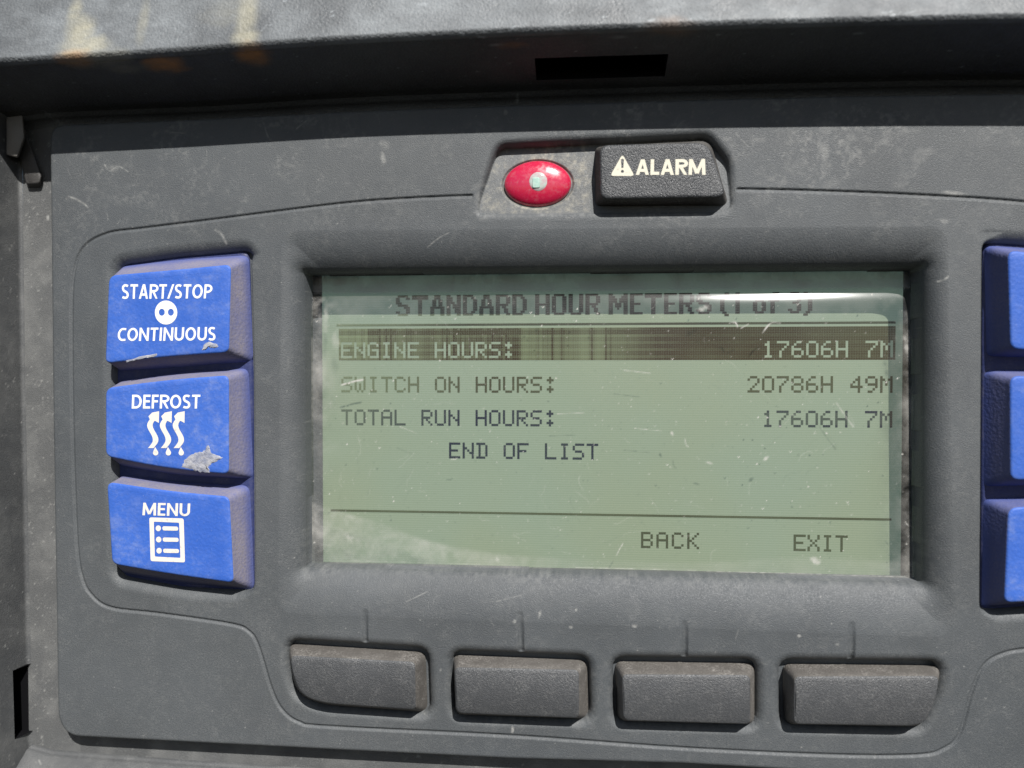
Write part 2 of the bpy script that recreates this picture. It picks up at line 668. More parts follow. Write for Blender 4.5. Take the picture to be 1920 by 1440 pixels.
def blue_side(name, amount=0.75):
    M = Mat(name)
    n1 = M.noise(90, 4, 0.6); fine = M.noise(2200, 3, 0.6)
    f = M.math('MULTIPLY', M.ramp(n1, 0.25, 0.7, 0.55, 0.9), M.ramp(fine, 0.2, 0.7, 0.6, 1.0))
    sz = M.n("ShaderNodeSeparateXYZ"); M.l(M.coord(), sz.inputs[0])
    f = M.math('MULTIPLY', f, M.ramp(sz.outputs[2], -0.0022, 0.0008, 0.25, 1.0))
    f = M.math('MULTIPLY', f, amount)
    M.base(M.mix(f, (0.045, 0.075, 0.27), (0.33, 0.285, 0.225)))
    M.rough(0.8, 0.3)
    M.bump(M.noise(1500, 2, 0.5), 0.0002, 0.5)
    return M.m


M_blueside = blue_side("blue_key_dusty_side")
M_bluerside = blue_side("blue_key_bluer_side", 0.35)  # right column sides: bluer, less brown mixed in
M_bluebase = blue("blue_keypad_membrane", 0.9, (0.10, 0.10, 0.15), (0.018, 0.028, 0.10), (0.03, 0.04, 0.13))  # blue darkened, shadow between the keys put into the colour


def printed(name, col, worn):
    M = Mat(name)
    n = M.noise(1300, 4, 0.7)
    M.base(M.mix(M.ramp(n, 0.55, 0.75, 0, worn), col, tuple(c * 0.45 for c in col)))
    M.rough(0.7, 0.3)
    return M.m


M_white = printed("white_print", (0.78, 0.78, 0.74), 0.35)
M_cream = printed("dusty_white_print", (0.72, 0.67, 0.60), 0.6)
M_alarmprint = printed("cream_print", (0.66, 0.63, 0.52), 0.5)
M_black = Mat("dark_cavity").base((0.004, 0.004, 0.005)).rough(0.9, 0.1).m


def lug_mat(name, col):
    return plastic(name, col, use_attr=False, dusty=0.04)


# ================================================================== CONTROL PANEL
panel = empty("control_panel", "dusty dark grey control panel with green display, blue side buttons and a red alarm lamp", "control panel")

TOP_EDGE = [(135, 232), (400, 221), (640, 208), (960, 196), (1280, 186), (1600, 178), (1920, 174), (2200, 178)]
PANEL = [(92, 250), (104, 234)] + TOP_EDGE + [(2290, 190), (2310, 300), (2285, 1470),
         (2240, 1490), (1920, 1468), (1600, 1452), (1280, 1433), (960, 1424), (640, 1408), (137, 1382), (118, 1370), (107, 1345), (98, 800)]
outer = [Vector((*p, 0)) for p in xy(PANEL)]
outer = [(p.x, p.y) for p in rounded(outer, 1.6, 4)]

SCREEN = [(573, 512), (1725, 502), (1728, 1092), (576, 1063)]
FUNNEL = [(528, 432), (1778, 424), (1790, 1196), (520, 1150)]

# blue keys: outline at the foot (z0) and of the printed front (z1)
BLUE = [
    dict(base=[(226, 500), (330, 487), (467, 478), (475, 678), (340, 688), (222, 696)],
         front=[(203, 516), (320, 506), (433, 495), (429, 661), (310, 669), (196, 682)]),
    dict(base=[(224, 714), (340, 697), (467, 690), (475, 898), (340, 892), (222, 872)],
         front=[(197, 727), (320, 711), (429, 703), (429, 890), (310, 879), (197, 856)]),
    dict(base=[(226, 890), (340, 905), (469, 910), (477, 1106), (340, 1094), (228, 1074)],
         front=[(199, 903), (320, 921), (430, 931), (438, 1094), (310, 1076), (209, 1058)]),
]
BLUE_R = [
    dict(base=[(1845, 460), (1990, 470), (2110, 488), (2118, 676), (1990, 672), (1849, 668)],
         front=[(1890, 468), (2030, 486), (2160, 508), (2166, 676), (2030, 666), (1895, 654)]),
    dict(base=[(1845, 694), (1990, 692), (2110, 702), (2118, 896), (1990, 908), (1844, 912)],
         front=[(1894, 704), (2030, 708), (2166, 722), (2168, 888), (2030, 904), (1895, 900)]),
    dict(base=[(1844, 934), (1990, 930), (2112, 916), (2114, 1112), (1990, 1126), (1840, 1138)],
         front=[(1891, 952), (2030, 944), (2164, 928), (2156, 1106), (2030, 1124), (1883, 1131)]),
]
WELL_L = [(217, 496), (330, 480), (468, 468), (475.5, 700), (477.5, 1110), (340, 1104), (220, 1082), (212, 700)]
WELL_R = [(1842, 452), (1990, 462), (2122, 480), (2130, 800), (2124, 1122), (1990, 1136), (1838, 1148), (1840, 800)]

KEYS = [
    dict(base=[(541, 1206), (798, 1222), (802, 1337), (600, 1322), (556, 1300), (543, 1254)],
         front=[(542, 1231), (778, 1243), (779, 1334), (606, 1321), (563, 1305), (546, 1256)], six=True),
    dict(base=[(849, 1227), (1101, 1237), (1104, 1348), (854, 1341)],
         front=[(851, 1253), (1086, 1258), (1086, 1350), (855, 1340)]),
    dict(base=[(1153, 1239), (1416, 1243), (1416, 1358), (1156, 1352)],
         front=[(1166, 1266), (1408, 1268), (1408, 1361), (1169, 1354)]),
    dict(base=[(1467, 1244), (1764, 1247), (1756, 1300), (1726, 1362), (1700, 1363), (1469, 1358)],
         front=[(1490, 1270), (1765, 1270), (1754, 1316), (1737, 1356), (1714, 1364), (1489, 1361)], six=True),
]
RECESS = [(938, 272), (1120, 263), (1328, 253), (1366, 300), (1372, 392), (1340, 398), (1110, 400), (896, 402), (900, 372), (926, 290)]

GROOVE_TL = [(141, 960), (136, 800), (134, 620), (137, 520), (155, 466), (200, 438), (270, 428), (400, 412), (640, 382), (770, 372), (884, 367)]
GROOVE_TR = [(1384, 355), (1520, 358), (1700, 365), (1920, 379), (2160, 410), (2230, 450), (2250, 560), (2245, 900), (2230, 1040)]
GROOVE = GROOVE_TL[::-1] + [(146, 1040), (153, 1080), (168, 1112), (206, 1139), (300, 1151), (430, 1170), (466, 1184), (484, 1212), (508, 1290),
          (528, 1330), (560, 1354), (620, 1363), (960, 1380), (1280, 1403), (1560, 1416), (1720, 1416), (1770, 1404), (1800, 1376),
          (1822, 1300), (1844, 1250), (1880, 1226), (1940, 1216), (2100, 1206), (2180, 1180), (2215, 1120), (2232, 1040)] + GROOVE_TR[::-1][1:]

TICKS = [((684, 1148), (684, 1202)), ((975, 1152), (977, 1219)), ((1284, 1170), (1284, 1229)), ((1598, 1172), (1597, 1234))]

STEP = 0.16
ox0 = min(p[0] for p in outer) - 0.8; ox1 = max(p[0] for p in outer) + 0.8
oy0 = min(p[1] for p in outer) - 0.8; oy1 = max(p[1] for p in outer) + 0.8
S = Sheet(ox0, ox1, oy0, oy1, STEP)
Z = np.zeros(S.shape)


def sstep(t):
    t = np.clip(t, 0, 1)
    return t * t * (3 - 2 * t)


def roll(s, r):
    """Depth of a rounded edge of radius r at distance s from the drop."""
    u = np.clip(1 - s / r, 0, 1)
    return -r * (1 - np.sqrt(np.clip(1 - u * u, 0, 1)))


# funnel round the display
RIM = -3.8
scr_rim = [(p.x, p.y) for p in outline(SCREEN, RIM, 0.5, 4)]
fun = [(p.x, p.y) for p in outline(FUNNEL, 0, 4.0, 8)]
dO = S.sdf(scr_rim, 12.0); dF = -S.sdf(fun, 12.0)
ring_ = (dF > 0) & (dO > 0)
t = np.where(ring_, np.clip(dF, 0, 1e3) / (np.clip(dF, 0, 1e3) + np.clip(dO, 0, 1e3) + 1e-6), 0)
ts = np.clip(t, 0, 1)
Z += np.where(ring_, RIM * (0.42 * sstep(ts * 1.0) * 0.55 + 0.58 * 0.3 * ts + 0.595 * ts ** 4), 0)
Z = np.where(ring_ & (dO < 1.0), Z + roll(dO, 1.0) * 0.75, Z)
Z = np.where(dO <= 0, -7.9, Z)


def well(pxs, r_edge, rad, depth, z=0.0, grow=0.0):
    global Z
    pts = [(p.x, p.y) for p in outline(pxs, z, rad, 5)]
    d = S.sdf(pts, float(np.max(r_edge)) + 1.0) - grow
    Z += np.where(d > 0, roll(np.clip(d, 0, None), r_edge), 0)
    Z = np.where(d <= 0, np.minimum(Z, depth), Z)
    return d


def blend_r(xa, xb, ytop):
    """Edge radius: wide above and on the far side of a key column, tight next to the display."""
    side = np.clip((P(xa, 700).x - S.xs[None, :]) / (P(xa, 700).x - P(xb, 700).x), 0, 1)
    up_ = np.clip((S.ys[:, None] - P(900, ytop).y) / 2.0, 0, 1)
    return 0.35 + 2.4 * np.maximum(side, up_)


dWL = well(WELL_L, blend_r(478, 440, 490), 2.2, -2.6)
dWR = well(WELL_R, blend_r(1838, 1880, 468), 1.8, -2.6)
for k in KEYS:
    k['well'] = well([(x, y) for x, y in k['base']], 2.0, 2.2, -3.2, grow=0.4)

# alarm recess: shallow tray, its lower and right edges fading into the face
rec = [(p.x, p.y) for p in outline(RECESS, 0, 1.5, 5)]
dR = S.sdf(rec, 4.0)
Yg = S.ys[:, None] + 0 * S.xs[None, :]
ytop = P(1100, 262, 0).y; ybot = P(1100, 402, 0).y
dep = -0.45 - 2.2 * np.clip((Yg - ybot) / (ytop - ybot), 0, 1)
Z += np.where(dR > 0, roll(np.clip(dR, 0, None), 1.5) * np.clip((-dep) / 1.7, 0, 1), 0)
Z = np.where(dR <= 0, np.maximum(dep, np.where(dR > -0.25, -9, -9)), Z)

# seat of the lamp
le = [(P(1008, 345, -1.4).x + 7.05 * math.cos(q * math.pi / 24), P(1008, 345, -1.4).y + 4.85 * math.sin(q * math.pi / 24)) for q in range(48)]
dL = S.sdf(le, 3.0)
Z = np.where(np.abs(dL) < 0.45, Z - 0.55 * (1 - (dL / 0.45) ** 2), Z)

# parting groove
for g, hw, dp in ((GROOVE, 0.44, 0.36),):
    d = S.dist(catmull(xy(g), 8), False, 1.2)
    Z -= dp * np.clip(1 - (d / hw) ** 2, 0, 1) ** 1.2

# little marker notches over the soft keys
for a, b in TICKS:
    pa, pb = P(*a), P(*b)
    d = S.dist([(pa.x, pa.y), (pb.x, pb.y)], False, 2.0)
    fade = np.clip((pa.y - S.ys[:, None]) / max(0.1, (pa.y - pb.y)) + 0.1, 0, 1) ** 0.6
    Z -= 0.62 * np.clip(1 - (d / 0.72) ** 2, 0, 1) * fade

# rounded outer edge and skirt
dP = -S.sdf(outer, 3.0)
Z += np.where(dP > 0, roll(np.clip(dP, 0, None), 0.75), 0)
Z = np.where(dP <= 0, -5.2, Z)

# dirt ------------------------------------------------------------
dust = np.zeros(S.shape)
Xg = S.xs[None, :] + 0 * S.ys[:, None]
big = fbm(S.shape, 260, 4); mid = fbm(S.shape, 34, 5, 0.65); finen = fbm(S.shape, 5, 3, 0.7)
upper = np.clip((Yg - P(900, 500).y) / 25.0, 0, 1)
cl = np.clip((mid - 0.46) * 5, 0, 1) * np.clip((finen - 0.44) * 3.2, 0, 1)
dust += cl * (0.08 + 0.30 * upper * np.clip((big - 0.25) * 2, 0, 1))
dust += 0.035 * upper
# broad wiped patches
dust += 0.05 * np.clip((fbm(S.shape, 420, 3) - 0.45) * 4, 0, 1)
# dry dirt in the alarm recess
inrec = np.clip(-dR / 0.5, 0, 1)
lampx = np.clip((P(1125, 330).x - Xg) / 3.0, 0, 1)
grit = np.clip(inrec * lampx * 0.55 * (fbm(S.shape, 20, 5, 0.7) > -1) * np.clip((fbm(S.shape, 10, 4, 0.8) - 0.40) * 3.0, 0, 1) * (0.35 + 0.9 * np.clip((finen - 0.35) * 3, 0, 1)), 0, 0.75)
grit += 0.35 * np.exp(-((dL - 0.45) / 0.3) ** 2) * np.clip((finen - 0.35) * 3, 0, 1)
dust += inrec * (0.08 + 0.15 * lampx * np.clip((fbm(S.shape, 22, 5, 0.7) - 0.32) * 2.4, 0, 1) * (0.35 + 1.1 * finen))
dust += 0.25 * np.exp(-(np.clip(dR, 0, 9) / 0.8) ** 2) * (dR > 0) * np.clip((P(900, 330).y - Yg) / 4, 0, 1) * np.clip((finen - 0.35) * 2.5, 0, 1)
dust += 0.16 * np.exp(-(np.clip(dO, 0, 9) / 1.6) ** 2) * (dO > 0) * np.clip((finen - 0.3) * 2, 0, 1) * (Yg < P(900, 1000).y)
dust += 0.10 * np.exp(-(np.clip(dP, 0, 9) / 0.35) ** 2) * np.clip((fbm(S.shape, 30, 3) - 0.35) * 3, 0, 1)
for k in KEYS:
    dust += 0.10 * np.exp(-(np.clip(k['well'], 0, 9) / 1.5) ** 2) * (k['well'] > 0) * np.clip((finen - 0.35) * 2.5, 0, 1)
wh = 0.25 + 0.75 * upper
S.hairs(dust, 1100, (0.5, 2.6), (0.06, 0.28), 0.11, wh)
S.hairs(dust, 60, (3, 9), (0.05, 0.16), 0.10, wh)
S.specks(dust, 1500, (0.10, 0.40), 1.0)
S.specks(dust, 160, (0.4, 0.85), 1.2)
for c, rx, ry, a, an in (((722, 272), 1.6, 1.5, 0.30, 0), ((718, 296), 0.7, 1.3, 0.75, 0.2), ((1545, 285), 1.2, 2.6, 0.34, 0.1), ((1548, 240), 1.4, 1.8, 0.22, 0),
                         ((1730, 290), 3.0, 1.8, 0.20, 0.4), ((1420, 262), 1.6, 0.7, 0.24, 0), ((1660, 265), 1.2, 0.8, 0.26, 0), ((1785, 362), 2.6, 0.5, 0.5, -0.1),
                         ((1770, 415), 1.0, 0.6, 0.4, -0.3), ((1560, 345), 2.2, 1.4, 0.16, 0), ((1490, 310), 3.5, 2.2, 0.13, 0), ((215, 315), 2.0, 1.0, 0.26, 0.3),
                         ((965, 1165), 0.5, 0.5, 0.7, 0), ((1012, 1152), 0.35, 0.9, 0.6, -0.2), ((1070, 1176), 0.5, 0.35, 0.75, 0), ((1190, 1174), 0.5, 0.35, 0.75, 0),
                         ((826, 1256), 0.35, 0.5, 0.5, 0), ((961, 1368), 0.35, 0.8, 0.8, 0), ((1498, 1192), 0.5, 0.4, 0.6, 0), ((1570, 1208), 0.5, 0.4, 0.6, 0),
                         ((948, 211), 0.5, 0.6, 0.35, 0), ((1080, 1145), 0.3, 0.3, 0.6, 0), ((1135, 345), 1.0, 4.0, 0.12, 0)):
    S.blob(dust, P(*c), rx, ry, a, 0.6, an)
for pts, w, a in (([(128, 368), (148, 376), (165, 388)], 0.22, 0.5), ([(404, 431), (416, 440), (424, 456)], 0.25, 0.45), ([(800, 463), (822, 446), (842, 436)], 0.13, 0.5),
                  ([(196, 309), (206, 320), (222, 312), (240, 322)], 0.16, 0.5), ([(495, 232), (503, 258), (510, 264)], 0.14, 0.4), ([(555, 242), (575, 226)], 0.2, 0.35),
                  ([(1262, 250), (1275, 232), (1284, 226)], 0.12, 0.3), ([(1762, 527), (1772, 524), (1778, 518)], 0.18, 0.8), ([(1380, 250), (1404, 276)], 0.12, 0.3),
                  ([(760, 1130), (800, 1112)], 0.12, 0.35), ([(930, 1130), (980, 1118)], 0.1, 0.3), ([(318, 248), (350, 250)], 0.14, 0.35)):
    S.stroke(dust, catmull(xy(pts), 5), w, a, 0.7)
dust = np.clip(dust, 0, 0.95)

keep = (dO > -0.22) & (dP > -0.5)
face = S.build("face_plate", Z, M_face, panel, keep, {"dust": dust, "grit": grit})

# ------------------------------------------------------------------ display
ZG, ZL = -6.9, -12.0                  # cover window and liquid crystal panel


def lcd_material():
    M = Mat("liquid_crystal_green")
    sep = M.n("ShaderNodeSeparateXYZ"); M.l(M.coord(), sep.inputs[0])
    rows = M.math('SINE', M.math('MULTIPLY', sep.outputs[1], 2 * math.pi / (PITCH_D * MM)))
    cols = M.math('SINE', M.math('MULTIPLY', sep.outputs[0], 2 * math.pi / (PITCH_D * MM)))
    big = M.noise(22, 2, 0.5)
    c = M.mix(M.ramp(big, 0.35, 0.65), (0.180, 0.190, 0.128), (0.172, 0.195, 0.150))
    ghost = M.noise(9, 2, 0.5)
    lines = M.math('MULTIPLY', M.ramp(rows, 0.0, 1.0), M.ramp(ghost, 0.3, 0.6, 0.18, 0.46))
    lines = M.math('ADD', lines, M.math('MULTIPLY', M.ramp(cols, 0.2, 1.0), 0.05))
    lc = M.mix(lines, c, (0.105, 0.13, 0.075))
    M.base(lc)
    M.b.inputs['Emission Color'].default_value = (0.58, 0.86, 0.74, 1)   # teal glow added to brighten the shaded part of the display
    M.b.inputs['Emission Strength'].default_value = 0.105
    M.rough(0.55, 0.2)
    return M.m


xl = P(640, 780, ZL).x; xr = P(1673, 780, ZL).x
PITCH_D = (xr - xl) / 235.0
M_lcd = lcd_material()
tl, tr, br, bl = P(607, 508, ZL), P(1692, 500, ZL), P(1694, 1098, ZL), P(607, 1068, ZL)
lx0, lx1, ly0, ly1 = P(605, 800, ZL).x, P(1691, 800, ZL).x, P(1150, 1125, ZL).y, P(1150, 470, ZL).y
display = link("display", [(lx0, ly0, ZL), (lx1, ly0, ZL), (lx1, ly1, ZL), (lx0, ly1, ZL),
                           (lx0, ly0, ZL - 1), (lx1, ly0, ZL - 1), (lx1, ly1, ZL - 1), (lx0, ly1, ZL - 1)],
               [(0, 1, 2, 3), (0, 4, 5, 1), (1, 5, 6, 2), (2, 6, 7, 3), (3, 7, 4, 0)], M_lcd, panel, False)
display['label'] = "green liquid crystal display showing standard hour meters"
bx0, bx1, by0, by1 = P(530, 800, ZL - 1).x, P(1780, 800, ZL - 1).x, P(1150, 1160, ZL - 1).y, P(1150, 440, ZL - 1).y
M_bezel = plastic("display_carrier_plastic", (0.10, 0.105, 0.115), use_attr=False, dusty=0.05)
link("display_carrier", [(bx0, by0, ZL - 0.6), (bx1, by0, ZL - 0.6), (bx1, by1, ZL - 0.6), (bx0, by1, ZL - 0.6),
                         (lx0, ly0, ZL - 0.6), (lx1, ly0, ZL - 0.6), (lx1, ly1, ZL - 0.6), (lx0, ly1, ZL - 0.6)],
     [(0, 1, 5, 4), (1, 2, 6, 5), (2, 3, 7, 6), (3, 0, 4, 7)], M_bezel, panel, False)

F57 = {
 'A': "01110 10001 10001 11111 10001 10001 10001", 'B': "11110 10001 10001 11110 10001 10001 11110", 'C': "01110 10001 10000 10000 10000 10001 01110",
 'D': "11110 01001 01001 01001 01001 01001 11110", 'E': "11111 10000 10000 11110 10000 10000 11111", 'F': "11111 10000 10000 11110 10000 10000 10000",
 'G': "01110 10001 10000 10111 10001 10001 01111", 'H': "10001 10001 10001 11111 10001 10001 10001", 'I': "01110 00100 00100 00100 00100 00100 01110",
 'K': "10001 10010 10100 11000 10100 10010 10001", 'L': "10000 10000 10000 10000 10000 10000 11111", 'M': "10001 11011 10101 10101 10001 10001 10001",
 'N': "10001 10001 11001 10101 10011 10001 10001", 'O': "01110 10001 10001 10001 10001 10001 01110", 'R': "11110 10001 10001 11110 10100 10010 10001",
 'S': "01111 10000 10000 01110 00001 00001 11110", 'T': "11111 00100 00100 00100 00100 00100 00100", 'U': "10001 10001 10001 10001 10001 10001 01110",
 'W': "10001 10001 10001 10101 10101 10101 01010", 'X': "10001 10001 01010 00100 01010 10001 10001", ':': "00100 01110 00100 00000 00100 01110 00100",
 '0': "01110 10001 10001 10001 10001 10001 01110", '1': "00100 01100 00100 00100 00100 00100 01110", '2': "01110 10001 00001 00010 00100 01000 11111",
 '4': "00010 00110 01010 10010 11111 00010 00010", '6': "00110 01000 10000 11110 10001 10001 01110", '7': "11111 00001 00010 00100 01000 01000 01000",
 '8': "01110 10001 10001 01110 10001 10001 01110", '9': "01110 10001 10001 01111 00001 00010 01100", ' ': "00000 " * 7,
}
BOLD = {
 'S': "0111110 1100011 1100000 1110000 0111110 0000111 0000011 1100011 0111110", 'T': "11111111 11111111 00011000 00011000 00011000 00011000 00011000 00011000 00011000",
 'A': "0011100 0011100 0110110 0110110 0110110 1111111 1100011 1100011 1100011", 'N': "1100011 1110011 1110011 1111011 1101111 1101111 1100111 1100111 1100011",
 'D': "1111100 1100110 1100011 1100011 1100011 1100011 1100011 1100110 1111100", 'R': "1111110 1100011 1100011 1100011 1111110 1101100 1100110 1100110 1100011",
 'H': "1100011 1100011 1100011 1100011 1111111 1100011 1100011 1100011 1100011", 'O': "0111110 1100011 1100011 1100011 1100011 1100011 1100011 1100011 0111110",
 'U': "1100011 1100011 1100011 1100011 1100011 1100011 1100011 1100011 0111110", 'M': "110000011 111000111 111101111 111101111 110111011 110111011 110010011 110000011 110000011",
 'E': "111111 110000 110000 110000 111110 110000 110000 110000 111111", '(': "0011 0110 1100 1100 1100 1100 1100 1100 0110 0011", ')': "1100 0110 0011 0011 0011 0011 0011 0011 0110 1100",
 '1': "001100 011100 111100 001100 001100 001100 001100 001100 001100", 'o': "000000 000000 000000 011110 110011 110011 110011 110011 011110",
 'f': "00111 01100 01100 11111 01100 01100 01100 01100 01100", '3': "011110 110011 000011 000011 001110 000011 000011 110011 011110", ' ': "000 " * 9,
}


def dot_mesh(name, cells, x0, ytop, mat, parent, zoff=0.05, ink=None, gap=0.03):
    """Lit dots of the display: cells are (column, row) counted from x0, ytop."""
    p = PITCH_D; verts, faces, inks = [], [], []
    for (i, j) in cells:
        xa = x0 + i * p + gap * p * 0.5; xb = x0 + (i + 1) * p - gap * p * 0.5
        ya = ytop - j * p - gap * p * 0.5; yb = ytop - (j + 1) * p + gap * p * 0.5
        b = len(verts)
        verts += [(xa, yb, ZL + zoff), (xb, yb, ZL + zoff), (xb, ya, ZL + zoff), (xa, ya, ZL + zoff)]
        faces.append((b, b + 1, b + 2, b + 3))
        inks += [ink(i, j) if ink else 1.0] * 4
    o = link(name, verts, faces, mat, parent, False)
    at = o.data.attributes.new("ink", 'FLOAT', 'POINT')
    at.data.foreach_set("value", inks)
    return o


def ink_material(name, dark, pale):
    M = Mat(name)
    n = M.noise(60, 2, 0.5)
    f = M.math('MULTIPLY', M.attr("ink"), M.ramp(n, 0.3, 0.7, 0.86, 1.0))
    M.base(M.mix(f, pale, dark)).rough(0.5, 0.2)
    return M.m


M_ink_brown = ink_material("display_ink_brown", (0.020, 0.015, 0.009), (0.19, 0.24, 0.15))
M_ink_blue = ink_material("display_ink_blue", (0.004, 0.008, 0.034), (0.19, 0.24, 0.15))
M_ink_bar = ink_material("display_ink_bar", (0.024, 0.013, 0.004), (0.19, 0.23, 0.14))


def cells_57(s, c0=0):
    out = []
    for k, ch in enumerate(s):
        for j, row in enumerate(F57[ch].split()):
            out += [(c0 + 6 * k + i, j) for i, b in enumerate(row) if b == '1']
    return out


def lcd_text(s, px, py, mat, right=None, pitch=6, inkf=None):
    y = P(px, py, ZL).y
    if right:
        x0 = xr - (6 * len(s) - 1) * PITCH_D
    else:
        x0 = P(px, py, ZL).x
    cells = []
    for k, ch in enumerate(s):
        for j, row in enumerate(F57[ch].split()):
            cells += [(pitch * k + i, j) for i, b in enumerate(row) if b == '1']
    return dot_mesh("lettering", cells, x0, y, mat, display, ink=inkf)


fade = lambda lo, hi, n: (lambda i, j: lo + (hi - lo) * min(1, i / n))  # left letters paled, reflection over the display put into the ink
lcd_text("SWITCH ON HOURS:", 640, 706, M_ink_brown, inkf=fade(0.42, 0.85, 60))
lcd_text("20786H 49M", 1398, 705, M_ink_brown, right=True, inkf=lambda i, j: 0.85)
lcd_text("TOTAL RUN HOURS:", 640, 767.5, M_ink_blue, inkf=fade(0.6, 1.0, 50))
lcd_text("17606H 7M", 1427, 769.5, M_ink_blue, right=True, inkf=lambda i, j: 0.95 if (j in (0, 6)) else 0.8)
lcd_text("END OF LIST", 842, 829.5, M_ink_blue, inkf=lambda i, j: 1.0)
lcd_text("BACK", 1202, 997, M_ink_brown, pitch=6.5, inkf=lambda i, j: 0.85)
lcd_text("EXIT", 1488, 1002, M_ink_brown, pitch=5.7, inkf=lambda i, j: 0.8)

# heading in the larger bold face
cells = []; c = 0
for ch in "STANDARD HOUR METERS (1 of 3)":
    rows_ = BOLD[ch].split()
    for j, row in enumerate(rows_):
        cells += [(c + i, j) for i, b in enumerate(row) if b == '1']
    c += len(rows_[0]) + (1 if ch != ' ' else 0)
sc_ = (P(1527, 555, ZL).x - P(742, 555, ZL).x) / (c * PITCH_D)
cells_t = [(i * sc_, j) for i, j in cells]
dot_mesh("lettering", cells_t, P(742, 555, ZL).x, P(742, 554, ZL).y, M_ink_brown, display,
         ink=lambda i, j: 0.45 + 0.55 * min(1, i / 60.0), gap=0.06)  # heading pales to the left, reflection painted into the ink

# selected line: every dot lit except the letters
ytop = P(640, 616.5, ZL).y
rowtxt = int(round((ytop - P(640, 643.5, ZL).y) / PITCH_D))
lit = {(i, j + rowtxt) for i, j in cells_57("ENGINE HOURS:")}
lit |= {(i, j + rowtxt) for i, j in cells_57("17606H 7M", 235 - 53)}
colr = [random.random() for _ in range(240)]


def bar_ink(i, j):
    u = i / 235.0
    if u < 0.30:
        k = 0.52 + 0.22 * u / 0.30
    elif u < 0.34:
        k = 0.78
    elif u < 0.47:
        k = 0.46
    else:
        k = 0.46 + 0.54 * min(1, (u - 0.47) / 0.16)
    if 0.04 < u < 0.55 and colr[i] > 0.84:
        k += 0.20 + 0.25 * colr[(i * 7) % 240]
    k += 0.24 * (colr[(i * 3) % 240] - 0.5) * (1 if u < 0.5 else 0.25)
    top = 0.24 if j < 3 else 0.0
    stripe = 0.12 if j % 3 else -0.08
    return max(0.05, min(1, k + top + stripe - (0.28 if i < 12 and j < 8 else 0)))


NB = int(round((ytop - P(640, 677.5, ZL).y) / PITCH_D))
bar = [(i, j) for i in range(-1, 236) for j in range(NB) if (i, j) not in lit]
dot_mesh("selection_bar", bar, xl, ytop, M_ink_bar, display, ink=bar_ink, gap=0.05)
dot_mesh("divider_line", [(i, 0) for i in range(-2, 236)], xl, P(640, 608, ZL).y, M_ink_brown, display, ink=lambda i, j: 0.35 + 0.6 * min(1, max(0, i) / 50))
dot_mesh("divider_line", [(i, 0) for i in range(-5, 235)], xl, P(640, 955, ZL).y, M_ink_brown, display, ink=lambda i, j: 0.75)

# cover window, its upper border curving back --------------------------------
gx0, gx1 = P(558, 800, ZG).x, P(1745, 800, ZG).x
gy0, gy1 = P(1150, 1118, ZG).y, P(1150, 480, ZG).y
G = Sheet(gx0, gx1, gy0, gy1, 0.2)
gY = G.ys[:, None] + 0 * G.xs[None, :]; gX = G.xs[None, :] + 0 * G.ys[:, None]
yc = P(1150, 612, ZG).y                     # where the bend starts
tt = np.clip((gY - yc) / (P(1150, 530, ZG).y - yc), 0, 1.4)
GZ = ZG - 2.5 * np.minimum(tt, 1.05) ** 2.2 - 4.5 * np.clip(tt - 1.05, 0, 1)
GZ = GZ + 0.10 * (fbm(G.shape, 70, 2) - 0.5) * np.clip(tt * 2, 0, 1)
gd = np.zeros(G.shape)
gm = fbm(G.shape, 30, 5, 0.68); gf = fbm(G.shape, 9, 3)
xL = P(600, 800, ZG).x; xR = P(1700, 800, ZG).x; yB = P(1150, 1075, ZG).y; yT = P(1150, 545, ZG).y
eL = np.exp(-np.clip(gX - xL, 0, None) / 2.4); eR = np.exp(-np.clip(xR - gX, 0, None) / 1.7)
gd += 0.42 * eL * np.clip((gm - 0.30) * 2.4, 0, 1) * (0.4 + 1.0 * gf) * np.clip((gY - P(700, 900, ZG).y) / 30 + 0.35, 0.25, 1)
gd += 0.34 * eR * np.clip((gm - 0.34) * 2.6, 0, 1) * (0.4 + 1.0 * gf)
# dry dust left below the wiped arc
wipe = catmull(xy([(560, 930), (650, 958), (720, 978), (800, 1008), (880, 1025), (960, 1036), (1100, 1044), (1300, 1050), (1500, 1040), (1640, 1046), (1740, 1050)], ZG), 6)
ay = np.interp(G.xs, [p[0] for p in wipe], [p[1] for p in wipe])[None, :]
below = sstep((ay - gY) / 1.3)
wleft = np.clip((P(1150, 1000, ZG).x - gX) / 40, 0, 1)
gd += below * (0.06 + (0.07 + 0.20 * wleft) * np.clip((gm - 0.36) * 3, 0, 1) * (0.4 + gf)) 
